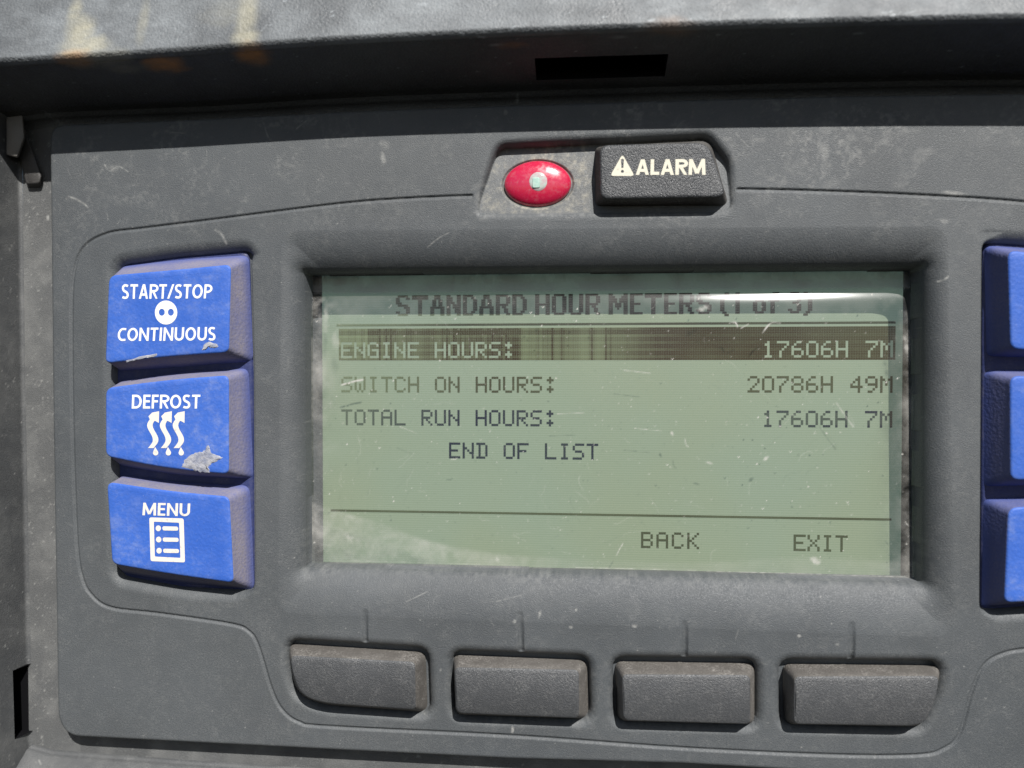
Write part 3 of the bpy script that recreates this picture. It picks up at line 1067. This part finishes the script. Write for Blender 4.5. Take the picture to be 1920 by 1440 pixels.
# hazy smears
gd += 0.03 * np.clip((fbm(G.shape, 120, 3) - 0.42) * 4, 0, 1) * np.clip((gY - P(1150, 900, ZG).y) / 40, 0.2, 1)
gd += 0.010
gd += 0.07 * np.clip(tt * 3, 0, 1) * np.clip((gm - 0.3) * 2.5, 0, 1)
gd += np.clip((tt - 0.78) * 9, 0, 1) * (0.42 + 0.3 * np.clip((gm - 0.4) * 2, 0, 1))  # dust thickened to paint the sky's reflection along the shaded top
G.specks(gd, 700, (0.12, 0.45), 1.0)
G.specks(gd, 90, (0.7, 1.0), 1.4)
G.hairs(gd, 110, (0.8, 5), (0.06, 0.20), 0.12)
G.hairs(gd, 60, (0.8, 3), (0.4, 0.8), 0.14, np.clip(eR + 0.04, 0, 1))
for c, rx, ry, a, an in (((1272, 530), 0.5, 0.25, 0.95, 0), ((1320, 577), 1.6, 0.8, 0.4, 0.3), ((655, 718), 0.4, 0.2, 0.9, 0.4), ((655, 1010), 1.2, 1.0, 0.5, -0.8), ((932, 1050), 0.8, 1.0, 0.45, 0.3),
                         ((1435, 860), 0.9, 0.4, 0.6, 0.7), ((1330, 868), 0.9, 0.3, 0.5, -0.3), ((1260, 813), 0.35, 0.6, 0.8, 0.4), ((1530, 1052), 1.6, 0.8, 0.5, -0.4), ((1700, 650), 0.7, 2.6, 0.5, 0.2),
                         ((610, 600), 0.8, 4.0, 0.3, 0), ((630, 640), 1.0, 3.0, 0.22, 0)):
    G.blob(gd, P(*c, ZG), rx, ry, a, 0.6, an)
for pts, w, a in (([(640, 722), (660, 716), (680, 712)], 0.18, 0.9), ([(1430, 624), (1445, 606), (1463, 606)], 0.16, 0.8), ([(1368, 606), (1378, 604), (1383, 612)], 0.14, 0.7),
                  ([(1390, 615), (1403, 608)], 0.14, 0.5), ([(1170, 694), (1220, 700)], 0.12, 0.4), ([(1045, 776), (1095, 774)], 0.1, 0.35), ([(1190, 803), (1240, 808)], 0.1, 0.4),
                  ([(750, 800), (780, 812)], 0.12, 0.35), ([(1568, 755), (1585, 780), (1600, 800)], 0.16, 0.4), ([(1080, 1064), (1240, 1068), (1700, 1082)], 0.12, 0.35), ([(650, 1051), (900, 1058)], 0.12, 0.3)):
    G.stroke(gd, catmull(xy(pts, ZG), 5), w, a, 0.7)
gd = np.clip(gd, 0, 0.9)


def window_material():
    M = Mat("scratched_clear_window")
    t_ = M.t
    tr_ = M.n("ShaderNodeBsdfTransparent"); tr_.inputs[0].default_value = (0.95, 0.97, 0.95, 1)
    gl = M.n("ShaderNodeBsdfGlossy"); gl.inputs["Roughness"].default_value = 0.12
    gl.inputs["Color"].default_value = (1, 1, 1, 1)
    ge = M.n("ShaderNodeNewGeometry"); vd = M.n("ShaderNodeVectorMath", operation='DOT_PRODUCT')
    M.l(ge.outputs["Normal"], vd.inputs[0]); M.l(ge.outputs["Incoming"], vd.inputs[1])
    fz = M.math('POWER', M.math('SUBTRACT', 1.0, M.math('ABSOLUTE', vd.outputs["Value"])), 5.0)
    fr = M.math('ADD', 0.04, M.math('MULTIPLY', fz, 0.96))
    df = M.n("ShaderNodeBsdfDiffuse"); df.inputs["Color"].default_value = (0.47, 0.46, 0.43, 1)
    m1 = M.n("ShaderNodeMixShader"); M.l(fr, m1.inputs[0]); M.l(tr_.outputs[0], m1.inputs[1]); M.l(gl.outputs[0], m1.inputs[2])
    m2 = M.n("ShaderNodeMixShader"); M.l(M.attr("dust"), m2.inputs[0]); M.l(m1.outputs[0], m2.inputs[1]); M.l(df.outputs[0], m2.inputs[2])
    M.l(m2.outputs[0], M.out.inputs["Surface"])
    t_.nodes.remove(M.b)
    return M.m


cover = G.build("screen_cover", GZ, window_material(), panel, None, {"dust": gd})
cover['label'] = "scratched clear window with dust below a wiped arc"

# ------------------------------------------------------------------ blue keys
ZB = 3.5


def keypad(keys, well_px):
    base = outline(well_px, -2.2, 2.0, 5)
    rings = [[Vector((p.x, p.y, -2.7)) for p in inset(base, 0.1, -2.7)], inset(base, 0.25, -2.0), inset(base, 0.9, -1.9)]
    return loft("keypad_membrane", rings, M_bluebase, panel, True)


keypad(BLUE, WELL_L)
keypad(BLUE_R, WELL_R)


def blue_key(k, label, side=None):
    o = keycap("button", k['base'], k['front'], -2.0, ZB, [1.4, 6, 1.8, 1.6, 6, 1.2], [1.8, 8, 1.5, 1.5, 8, 1.5], [side or M_blueside, M_blue], panel, 0.5, 1, 0)
    o['label'] = label
    return o


b_start = blue_key(BLUE[0], "blue start and stop button with two dots symbol")
b_def = blue_key(BLUE[1], "blue defrost button with wavy arrows and a mud patch")
b_menu = blue_key(BLUE[2], "blue menu button with list symbol")
blue_key(BLUE_R[0], "blue button cut off by the frame, topmost right of the display", M_bluerside)
blue_key(BLUE_R[1], "blue button cut off by the frame, middle right of the display", M_bluerside)
blue_key(BLUE_R[2], "blue button cut off by the frame, lowest right of the display", M_bluerside)


def circ(cx, cy, rx, ry=None, n=28, a0=0.0):
    ry = ry or rx
    return [(cx + rx * math.cos(a0 + 2 * math.pi * i / n), cy + ry * math.sin(a0 + 2 * math.pi * i / n)) for i in range(n)]


lettering("START/STOP", [(229, 533), (398, 533), (396, 559.5), (228, 560.5)], ZB, M_white, b_start, 0.158)
lettering("CONTINUOUS", [(222, 615), (405, 613), (404, 638.5), (220, 639.5)], ZB, M_white, b_start, 0.158)
flat("symbol", [[circ(311.5, 586, 21, 22.5), circ(303.5, 585.5, 5.6, 6.6, 16), circ(320.5, 585.5, 5.6, 6.6, 16)]], ZB, M_white, b_start)
lettering("DEFROST", [(248, 740), (376, 740), (375, 766), (247, 766)], ZB, M_white, b_def, 0.158)
lettering("MENU", [(268, 942.5), (357, 944), (356, 968), (267, 966)], ZB, M_cream, b_menu, 0.165)


def wave(cx):
    ys_ = np.linspace(783, 840, 16)
    mid_ = [(cx + 5.5 * math.sin((y - 783) / 57 * 2 * math.pi + 0.1) * -1 + (y < 796) * (796 - y) * 0.25 + max(0, (y - 828)) * -0.25, y) for y in ys_]
    w = 5.2
    left = [(x - w, y) for x, y in mid_]; right = [(x + w, y) for x, y in mid_]
    body = left + right[::-1]
    head = [(cx + 12, 771), (cx + 11.5, 793), (cx + 4.5, 789), (cx - 3, 792), (cx - 8, 780.5), (cx - 1, 773.5)]
    return [[head], [body]]


def drop(cx, cy):
    pts = [(cx - 1, cy - 9)]
    for i in range(13):
        a = -0.5 + (math.pi + 1.0) * i / 12
        pts.append((cx + 5.0 * math.cos(a), cy + 2 + 5.0 * math.sin(a)))
    return [pts]


sh = []
for cx in (286.5, 310.5, 334.5):
    sh += wave(cx)
for cx in (292, 316, 340):
    sh.append(drop(cx, 847))
flat("symbol", sh, ZB, M_cream, b_def)


def quad_loop(a, b, c, d, r=4, n=5):
    pts = rounded([Vector((*p, 0)) for p in (a, b, c, d)], r, n)
    return [(p.x, p.y) for p in pts]


sh = [[quad_loop((280, 970), (344.5, 972), (347, 1054.5), (282.5, 1052)), quad_loop((288.5, 978), (336, 980), (338.5, 1046), (290.5, 1043.5), 2)]]
for y in (990.5, 1011.5, 1032.5):
    dx = (y - 990.5) * 0.035
    sh.append([circ(297 + dx, y, 5, 5.4, 16)])
    sh.append([quad_loop((304.5 + dx, y - 3.8), (334 + dx, y - 3.2), (334.5 + dx, y + 4.4), (305 + dx, y + 4), 3.5)])
flat("symbol", sh, ZB, M_cream, b_menu)

# dried mud stuck on two of the keys
M_mud = Mat("dried_mud")
M_mud.base(M_mud.mix(M_mud.ramp(M_mud.noise(900, 5, 0.7), 0.3, 0.7), (0.19, 0.21, 0.28), (0.40, 0.40, 0.42))).rough(0.9, 0.2)
M_mud.bump(M_mud.noise(1200, 4, 0.7), 0.0003, 0.9)
M_mud = M_mud.m


def crumb(pxs, z, parent, h=0.10):
    pts = []
    for i in range(len(pxs)):
        a, b = pxs[i], pxs[(i + 1) % len(pxs)]
        for k in range(5):
            t_ = k / 5
            pts.append((a[0] + (b[0] - a[0]) * t_ + random.gauss(0, 0.7), a[1] + (b[1] - a[1]) * t_ + random.gauss(0, 0.7)))
    ring = [P(x, y, z) for x, y in pts]
    c = sum(ring, Vector()) / len(ring)
    rings = [[Vector((p.x, p.y, z - 0.02)) for p in ring], [Vector((*(p.lerp(c, 0.08)).xy, z + h * 0.8)) for p in ring], [Vector((*(p.lerp(c, 0.5)).xy, z + h + random.gauss(0, 0.02))) for p in ring]]
    return loft("mud_patch", rings, M_mud, parent, True)


crumb([(391, 834), (398, 850), (419, 858), (398, 869), (391, 876), (394, 886), (375, 885), (360, 880), (340, 876), (345, 862), (362, 850), (382, 846)], ZB, b_def, 0.10)
crumb([(391, 640), (407, 645), (410, 651), (400, 653), (390, 650), (382, 657), (378, 657), (383, 646)], ZB, b_start, 0.07)
crumb([(236, 676), (260, 669), (296, 662), (292, 668), (262, 674), (238, 680)], ZB, b_start, 0.05)

# ------------------------------------------------------------------ soft keys
for i, k in enumerate(KEYS):
    six = k.get('six')
    rb = [1.6, 1.9, 1.9, 4, 4, 4] if i == 0 else ([1.9, 1.6, 3, 2, 2, 1.9] if i == 3 else 1.8)
    rf = [1.3, 1.2, 1.2, 3, 3, 3] if i == 0 else ([1.3, 1.3, 3, 2, 2, 1.4] if i == 3 else [1.2, 1.2, 1.2, 1.4])
    o = keycap("soft_key", k['base'], k['front'], -2.9, 4.0, rb, rf, [M_keyside, M_key], panel, 0.32, 1, 0, 0.62)
    o['label'] = ["grey soft key with slanted left side, leftmost under the display", "grey soft key, second from left under the display",
                  "grey soft key under the BACK caption", "grey soft key with slanted right side under the EXIT caption"][i]

# ------------------------------------------------------------------ alarm key and lamp
ZA = 3.2
alarm = keycap("alarm_button", [(1116, 276), (1332, 263), (1369, 392), (1112, 392)], [(1124, 271), (1329, 266), (1364, 370), (1125, 374)], -2.2, ZA,
               [1.0, 2.2, 1.8, 1.0], [1.9, 2.6, 2.4, 1.9], [M_alarmside, M_alarm], panel, 0.6, 1, 0)
lettering("ALARM", [(1193, 299), (1323, 298), (1323, 328), (1192, 328)], ZA, M_alarmprint, alarm, 0.2, 1.1, 0.08)
tri = [(p.x, p.y) for p in rounded([Vector((1167, 289, 0)), Vector((1190, 330, 0)), Vector((1144, 330, 0))], 7, 5)]
ex = [(1164, 299), (1167, 297.5), (1170, 299), (1168.8, 315), (1165.2, 315)]
flat("symbol", [[tri, ex, circ(1167, 321.5, 2.9, 2.9, 12)]], ZA, M_alarmprint, alarm)

ML = Mat("red_lens")
nl = ML.noise(900, 4, 0.7); nl2 = ML.noise(260, 4, 0.7)
fl = ML.math('MULTIPLY', ML.ramp(nl, 0.5, 0.75), ML.ramp(nl2, 0.3, 0.7, 0.05, 0.6))
ML.base(ML.mix(fl, (0.50, 0.016, 0.060), (0.50, 0.24, 0.25))).rough(ML.ramp(nl, 0.3, 0.7, 0.14, 0.4), 0.6)
ML.b.inputs["Coat Weight"].default_value = 0.8
ML.b.inputs["Coat Roughness"].default_value = 0.12
ML.b.inputs["Subsurface Weight"].default_value = 0.25
ML.b.inputs["Subsurface Radius"].default_value = (0.004, 0.001, 0.001)
ML.b.inputs["Subsurface Scale"].default_value = 0.5
M_lens = ML.m
zl0 = -1.35
cc = P(1008, 345, zl0); rx = abs(P(1071, 345, zl0).x - cc.x); ry = abs(P(1008, 388, zl0).y - cc.y)
rings = []
NR = 56
for k in range(0, 11):
    a = k / 10 * math.pi / 2 * 0.97
    f = math.cos(a); zz = zl0 + 1.9 * math.sin(a)
    rings.append([Vector((cc.x + rx * f * math.cos(2 * math.pi * i / NR), cc.y + ry * f * math.sin(2 * math.pi * i / NR), zz)) for i in range(NR)])
rings.insert(0, [Vector((p.x, p.y, zl0 - 1.2)) for p in rings[0]])
lamp = loft("alarm_lamp", rings, M_lens, panel, True)
lamp['label'] = "oval red alarm lamp with a pale round lens"
MB_ = Mat("pale_lamp_lens")
MB_.base(MB_.mix(MB_.ramp(MB_.noise(900, 4, 0.7), 0.35, 0.65), (0.46, 0.33, 0.34), (0.42, 0.50, 0.46))).rough(0.12, 0.7)
bc = P(1009, 340, zl0 + 1.9)
rb_ = 1.95
rings = []
for k in range(5):
    a = k / 4 * math.pi / 2 * 0.95
    rings.append([Vector((bc.x + rb_ * math.cos(a) * math.cos(2 * math.pi * i / 32), bc.y + rb_ * math.cos(a) * math.sin(2 * math.pi * i / 32), zl0 + 1.72 + 0.32 * math.sin(a))) for i in range(32)])
loft("bulb", rings, MB_.m, lamp, True)
MC = Mat("green_lamp_chip"); MC.base(MC.mix(MC.ramp(MC.noise(1500, 3, 0.6), 0.4, 0.6), (0.33, 0.50, 0.43), (0.42, 0.56, 0.49))).rough(0.2, 0.6)
ch_ = rounded([Vector((bc.x - 1.15, bc.y - 1.35, 0)), Vector((bc.x + 0.35, bc.y - 1.35, 0)), Vector((bc.x + 0.35, bc.y + 0.75, 0)), Vector((bc.x - 1.15, bc.y + 0.75, 0))], 0.3, 4)
loft("lamp_chip", [[Vector((p.x, p.y, zl0 + 1.8)) for p in ch_], [Vector((p.x, p.y, zl0 + 2.045)) for p in ch_], [Vector((p.x + (bc.x - 0.4 - p.x) * 0.15, p.y + (bc.y - 0.3 - p.y) * 0.15, zl0 + 2.07)) for p in ch_]], MC.m, lamp, True)

# ================================================================== HOUSING
house = empty("panel_housing", "dark grey moulded housing around the control panel, its stained upper lip jutting out", "housing")
ZF = -4.6

# back plate round the panel (a frame, open behind the panel)
fo = [P(-260, 90, ZF), P(2700, 60, ZF), P(2700, 1700, ZF), P(-260, 1640, ZF)]
B0 = Sheet(P(40, 100, ZF).x, P(140, 100, ZF).x, P(0, 1500, ZF).y, P(0, 170, ZF).y, 0.3)
bd = np.zeros(B0.shape)
bn = fbm(B0.shape, 18, 5, 0.65)
bd += 0.12 + 0.20 * np.clip((bn - 0.42) * 3, 0, 1)
B0.specks(bd, 400, (0.2, 0.7)); B0.hairs(bd, 120, (0.6, 2.5), (0.15, 0.45), 0.15)
B0.blob(bd, P(90, 408, ZF), 0.4, 0.8, 0.95, 0.2)
bd = np.clip(bd, 0, 0.9)
bz = np.full(B0.shape, ZF)
B0.build("back_plate", bz, M_house, house, None, {"dust": bd})
B1 = Sheet(B0.xs[-1], P(2560, 100, ZF).x, P(1200, 1560, ZF).y, P(1200, 1180, ZF).y, 0.4)
bd = np.clip(0.10 + 0.2 * np.clip((fbm(B1.shape, 16, 4) - 0.45) * 3, 0, 1), 0, 0.9)
B1.specks(bd, 500, (0.2, 0.7))
B1.build("back_plate", np.full(B1.shape, ZF), M_house, house, None, {"dust": bd})
xa, xb = B0.xs[0] + 50, P(2560, 100, ZF).x
ya, yb = P(1200, 1190, ZF - 0.3).y, P(1200, 90, ZF - 0.3).y
link("back_plate", [(xa - 50, ya - 10, -16.0), (xb + 10, ya - 10, -16.0), (xb + 10, yb + 20, -16.0), (xa - 50, yb + 20, -16.0)], [(0, 1, 2, 3)], M_black, house, False)  # black sheet added behind, the gap's darkness put into its colour

LIP = [(-400, 140), (0, 116), (320, 96), (640, 73), (960, 58), (1280, 47), (1600, 39), (1920, 33), (2400, 30), (2700, 36)]
BACK = [(-400, 250), (0, 236), (120, 224), (400, 213), (640, 199), (960, 187), (1280, 177), (1600, 169), (1920, 165), (2400, 168), (2700, 176)]
HL = 14.6


def ipx(tab, x):
    return float(np.interp(x, [p[0] for p in tab], [p[1] for p in tab]))


lipc = catmull(LIP, 12); backc = catmull(BACK, 12)
bx_ = [p[0] for p in backc]; by_ = [p[1] for p in backc]
lx_ = [p[0] for p in lipc]; ly_ = [p[1] for p in lipc]
# a section (mm) of the lip: floor fillet, sloping underside, rounded nose, sunlit brow rising back
XA, XB = P(-330, 700, 0).x, P(2600, 700, 0).x
NXL = 760
Xc = np.linspace(XA, XB, NXL)


def y_at(table_x, table_y, z):
    """y (mm) of a traced edge at height z as a function of x (mm)."""
    pts = [P(a, b, z) for a, b in zip(table_x, table_y)]
    return np.interp(Xc, [p.x for p in pts], [p.y for p in pts])


yBk = y_at(bx_, by_, ZF)
yLp = y_at(lx_, ly_, HL)
prof = []       # rows of (y array, z)
UZ0 = ZF + 2.2
slope = (yLp - yBk) / (HL - ZF)
for k in range(5):                                     # fillet at the back
    a = k / 4 * math.pi / 2
    prof.append((yBk - 1.6 * (1 - math.sin(a)) , ZF + 2.2 * (1 - math.cos(a))))
NU = 70
for k in range(1, NU + 1):
    z = UZ0 + (HL - 1.6 - UZ0) * k / NU
    prof.append((yBk + slope * (z - ZF), z))
n_under_end = len(prof)
r = 2.0
zc = HL - 1.6
yN = yBk + slope * (zc - ZF)
al = np.arctan(slope)            # underside direction
for k in range(1, 13):           # nose turns from the underside to the brow
    th = k / 12 * math.radians(88)
    # start direction (dy,dz)=(sin al,cos al), turning towards +y
    cy = yN + r * np.cos(al); cz = zc - r * np.sin(al)
    ang = -al + th
    yy = cy - r * np.cos(al - th); zz = cz + r * np.sin(al - th + 0)
    # circle point: centre + r*(-cos, sin) rotated
    prof.append((cy - r * np.cos(th - al), cz + r * np.sin(th - al) + 2 * r * np.sin(al) * 0))
yE, zE = prof[-1]
prof_fix = []
for (yy, zz) in prof:
    prof_fix.append((yy, zz if isinstance(zz, np.ndarray) else np.full_like(Xc, zz)))
prof = prof_fix
yE, zE = prof[-1]
NBROW = 120
for k in range(1, NBROW + 1):
    s_ = k / NBROW * 30.0
    prof.append((yE + s_ * 0.95, zE - s_ * 0.26))
LY = np.stack([p[0] for p in prof]); LZ = np.stack([p[1] for p in prof]); LX = np.repeat(Xc[None, :], len(prof), 0)


class Skin(Sheet):
    def __init__(self, shape, sx, sy):
        self.ny, self.nx = shape; self.shape = shape; self.step = 1.0
        self.x0 = self.y0 = 0.0
        self.xs = np.arange(self.nx) * 1.0; self.ys = np.arange(self.ny) * 1.0


SK = Skin(LX.shape, 1, 1)


def find(px, py):
    """Grid index (column, row) of the lip point seen at a pixel."""
    best = None
    v = np.stack([LX - CAMPOS.x, LY - CAMPOS.y, LZ - CAMPOS.z], -1)
    w = v @ np.array(FWD)
    u = 960 + FPX * (v @ np.array(RIGHT)) / w; q = 720 - FPX * (v @ np.array(UP)) / w
    d = (u - px) ** 2 + (q - py) ** 2
    j, i = np.unravel_index(np.argmin(d), d.shape)
    return float(i), float(j)


ld = np.zeros(SK.shape); st = np.zeros(SK.shape); ru = np.zeros(SK.shape)
ln = fbm(SK.shape, 40, 5, 0.65); lf = fbm(SK.shape, 4, 2)
brow = (np.arange(SK.ny)[:, None] >= n_under_end + 5) * np.ones((1, SK.nx))
ld += 0.015 + 0.05 * np.clip((ln - 0.40) * 3, 0, 1)
ld += brow * (0.09 + 0.28 * np.clip((ln - 0.38) * 2.6, 0, 1) * (0.5 + lf) + 0.20 * np.clip((fbm(SK.shape, 90, 4) - 0.42) * 3, 0, 1))
SK.specks(ld, 260, (0.2, 0.8))
SK.hairs(ld, 160, (3, 14), (0.15, 0.5), 0.55, 0.15 + 0.85 * brow)
for px_, py_, n_ in ((1300, 35, 9), (1480, 36, 14), (1690, 24, 10), (900, 62, 5)):
    i, j = find(px_, py_)
    for _ in range(n_):
        SK.blob(ld, (i + random.gauss(0, 12), j + random.gauss(0, 1.5)), random.uniform(1.0, 3), random.uniform(0.7, 1.4), random.uniform(0.4, 0.9), 0.7, random.uniform(-1, 1))
for px_, py_, rx_, ry_, a_ in ((790, 8, 4, 4, 0.9), (924, 84, 4, 2.0, 0.5), (1160, 70, 5, 2.0, 0.4), (1610, 63, 3, 1.2, 0.5)):
    i, j = find(px_, py_); SK.blob(ld, (i, j), rx_, ry_, a_, 0.6)


def spot(F, px_, py_, wpx, hpx, amp, rough=0.5, ang=0.0):
    i, j = find(px_, py_)
    i2, _ = find(px_ + wpx, py_); 
    _, j2 = find(px_, py_ + hpx)
    SK.blob(F, (i, j), max(1.2, abs(i2 - i)), max(1.2, abs(j2 - j)), amp, rough, ang)


# pale run marks on the brow with rusty ends under the nose
for a in ((150, 60, 30, 34, 0.50, 0.30), (158, 86, 52, 24, 0.50, 0.30), (128, 100, 24, 12, 0.5, 0.3), (185, 78, 18, 18, 0.4, 0.4), (140, 25, 16, 40, 0.35, 0.4),
          (463, 30, 24, 60, 0.42, 0.25), (463, 70, 24, 24, 0.46, 0.3), (270, 40, 12, 50, 0.18, 0.4), (430, 20, 60, 30, 0.10, 0.5)):
    spot(st, *a)
spot(st, 185, 116, 70, 18, 0.30, 0.4); spot(st, 235, 128, 50, 12, 0.2, 0.4)
spot(ru, 310, 120, 44, 18, 0.95, 0.4); spot(ru, 472, 102, 40, 22, 0.95, 0.3); spot(ru, 300, 112, 34, 12, 0.6, 0.4)
spot(ru, 145, 116, 40, 12, 0.5, 0.4); spot(ru, 1255, 58, 60, 12, 0.2, 0.5); spot(ru, 960, 85, 30, 8, 0.3, 0.5)
ld = np.clip(ld, 0, 0.9)


def lip_mat():
    M = Mat("stained_housing_plastic")
    fine = M.noise(2400, 2, 0.6); mid = M.noise(180, 5, 0.65)
    c = M.mix(M.ramp(M.noise(40, 4, 0.6), 0.3, 0.7), (0.054, 0.058, 0.062), (0.072, 0.077, 0.081))
    f = M.math('ADD', M.attr("dust"), M.math('MULTIPLY', M.ramp(fine, 0.45, 0.75), 0.10), True)
    c = M.mix(f, c, (0.31, 0.335, 0.35))
    c = M.mix(M.attr("run_mark"), c, (0.44, 0.41, 0.29))
    c = M.mix(M.attr("rust"), c, (0.42, 0.20, 0.065))
    M.base(c)
    M.rough(M.ramp(mid, 0.3, 0.7, 0.5, 0.66), 0.5)
    M.bump(M.math('ADD', M.noise(1900, 2, 0.5), M.math('MULTIPLY', M.noise(400, 3, 0.6), 0.8)), 0.0003, 0.6)
    return M.m


keep = np.ones(SK.shape, bool)
i0, j0 = find(1004, 150); i1, j1 = find(1254, 102)
i0, i1 = int(i0), int(i1); ja, jb = sorted((int(j0), int(j1)))
keep[ja + 1:jb, i0 + 1:i1] = False
hood = SK.build("upper_lip", LZ, lip_mat(), house, keep, {"dust": ld, "run_mark": np.clip(st, 0, 1), "rust": np.clip(ru, 0, 1)}, XY=(LX, LY))
hood['label'] = "stained upper lip with pale run marks and a narrow slot"


def cavity(name, corners, push, parent, mat):
    """An open box going back from four corners along push."""
    vs_ = [Vector(c) for c in corners] + [Vector(c) + Vector(push) for c in corners]
    return link(name, vs_, [(0, 1, 5, 4), (1, 2, 6, 5), (2, 3, 7, 6), (3, 0, 4, 7), (4, 5, 6, 7)], mat, parent, False)


g = lambda j, i: (LX[j, i], LY[j, i], LZ[j, i])
cavity("latch_slot", [g(ja, i0), g(ja, i1), g(jb, i1), g(jb, i0)], (0, 9, -3), house, M_black)

# side wall -----------------------------------------------------------------
def wall_sheet(name, foot, ztop, flare, outward, holes, mat, parent, nz=60, nl=560, fil=0.8, seedn=0):
    """A wall rising from a foot line (px at ZF) to ztop, leaning outwards."""
    pts = [P(x, y, ZF) for x, y in foot]
    L = np.cumsum([0] + [(pts[i + 1] - pts[i]).length for i in range(len(pts) - 1)])
    sl = np.linspace(0, L[-1], nl)
    fx = np.interp(sl, L, [p.x for p in pts]); fy = np.interp(sl, L, [p.y for p in pts])
    zz = []; off = []
    for k in range(6):
        a = k / 5 * math.pi / 2
        zz.append(ZF + fil * (1 - math.cos(a))); off.append(-fil * (1 - math.sin(a)))
    for k in range(1, nz):
        z = ZF + fil + (ztop - ZF - fil) * k / (nz - 1)
        zz.append(z); off.append(flare * (z - ZF - fil))
    for k in range(1, 7):                       # rounded rim, then a flat flange
        a = k / 6 * math.pi / 2
        zz.append(ztop + 1.2 * math.sin(a)); off.append(flare * (ztop - ZF - fil) + 1.2 * (1 - math.cos(a)))
    for k in range(1, 121):
        zz.append(ztop + 1.2); off.append(flare * (ztop - ZF - fil) + 1.2 + 0.7 * k)
    zz = np.array(zz); off = np.array(off)
    X = fx[None, :] + outward[0] * off[:, None]; Y = fy[None, :] + outward[1] * off[:, None]
    ZZ = zz[:, None] + 0 * fx[None, :]
    K = Skin(X.shape, 1, 1)
    d = 0.02 + 0.20 * np.clip((fbm(K.shape, 26, 5, 0.65) - 0.42) * 3, 0, 1) * (0.4 + fbm(K.shape, 4, 2))
    K.specks(d, 500, (0.2, 0.8)); K.hairs(d, 60, (2, 9), (0.15, 0.4), 0.5)
    keep_ = np.ones(K.shape, bool)
    cav = []
    for (ya_, yb_, za_, zb_) in holes:
        js = np.where((zz >= za_) & (zz <= zb_))[0]; is_ = np.where((fy <= ya_) & (fy >= yb_))[0]
        keep_[js[0] + 1 if za_ > ZF else 0:js[-1], is_[0] + 1:is_[-1]] = False
        a, b, c_, e = js[0], js[-1], is_[0], is_[-1]
        cav.append([(X[a, c_], Y[a, c_], ZZ[a, c_]), (X[a, e], Y[a, e], ZZ[a, e]), (X[b, e], Y[b, e], ZZ[b, e]), (X[b, c_], Y[b, c_], ZZ[b, c_])])
    o = K.build(name, ZZ, mat, parent, keep_, {"dust": np.clip(d, 0, 0.9)}, XY=(X, Y))
    return o, cav


wl, cav = wall_sheet("side_wall", [(30, 150), (36, 320), (41, 700), (52, 1250), (56, 1392), (58, 1600)], 14, 0.10, (-1, 0),
                     [(P(50, 1243, ZF).y, P(50, 1370, ZF).y, ZF, ZF + 4.2)], M_house, house)
for c in cav:
    cavity("latch_slot", c, (-9, 0, -1), house, M_black)
wall_sheet("side_wall", [(2440, 150), (2430, 700), (2420, 1600)], 14, 0.16, (1, 0), [], M_house, house)
wall_sheet("bottom_wall", [(-60, 1390), (60, 1402), (100, 1413), (400, 1436), (960, 1470), (1500, 1495), (2000, 1512), (2500, 1524)], 14, 0.9, (0, -1), [], M_house, house, fil=0.9)

# hinge lug in the upper corner ---------------------------------------------
M_lug = lug_mat("lug_plastic", (0.055, 0.052, 0.05))
M_lugpale = lug_mat("lug_pale_plastic", (0.17, 0.16, 0.145))
arm = loft("hinge_lug", [outline([(27, 262), (47, 240), (80, 335), (76, 352), (52, 352)], ZF, 0.4, 4),
                         outline([(26, 258), (46, 238), (78, 330), (74, 345), (50, 346)], ZF + 1.3, 0.4, 4),
                         outline([(29, 260), (45, 242), (76, 330), (72, 342), (52, 343)], ZF + 1.6, 0.4, 4)], M_lug, house)
loft("hinge_knuckle", [outline([(16, 224), (44, 220), (48, 262), (36, 297), (16, 292)], ZF, 0.4, 4),
                       outline([(12, 220), (42, 216), (46, 258), (32, 296), (12, 290)], ZF + 4.5, 0.4, 4),
                       outline([(14, 222), (40, 219), (44, 257), (31, 293), (14, 288)], ZF + 4.8, 0.4, 4)], M_lugpale, house)
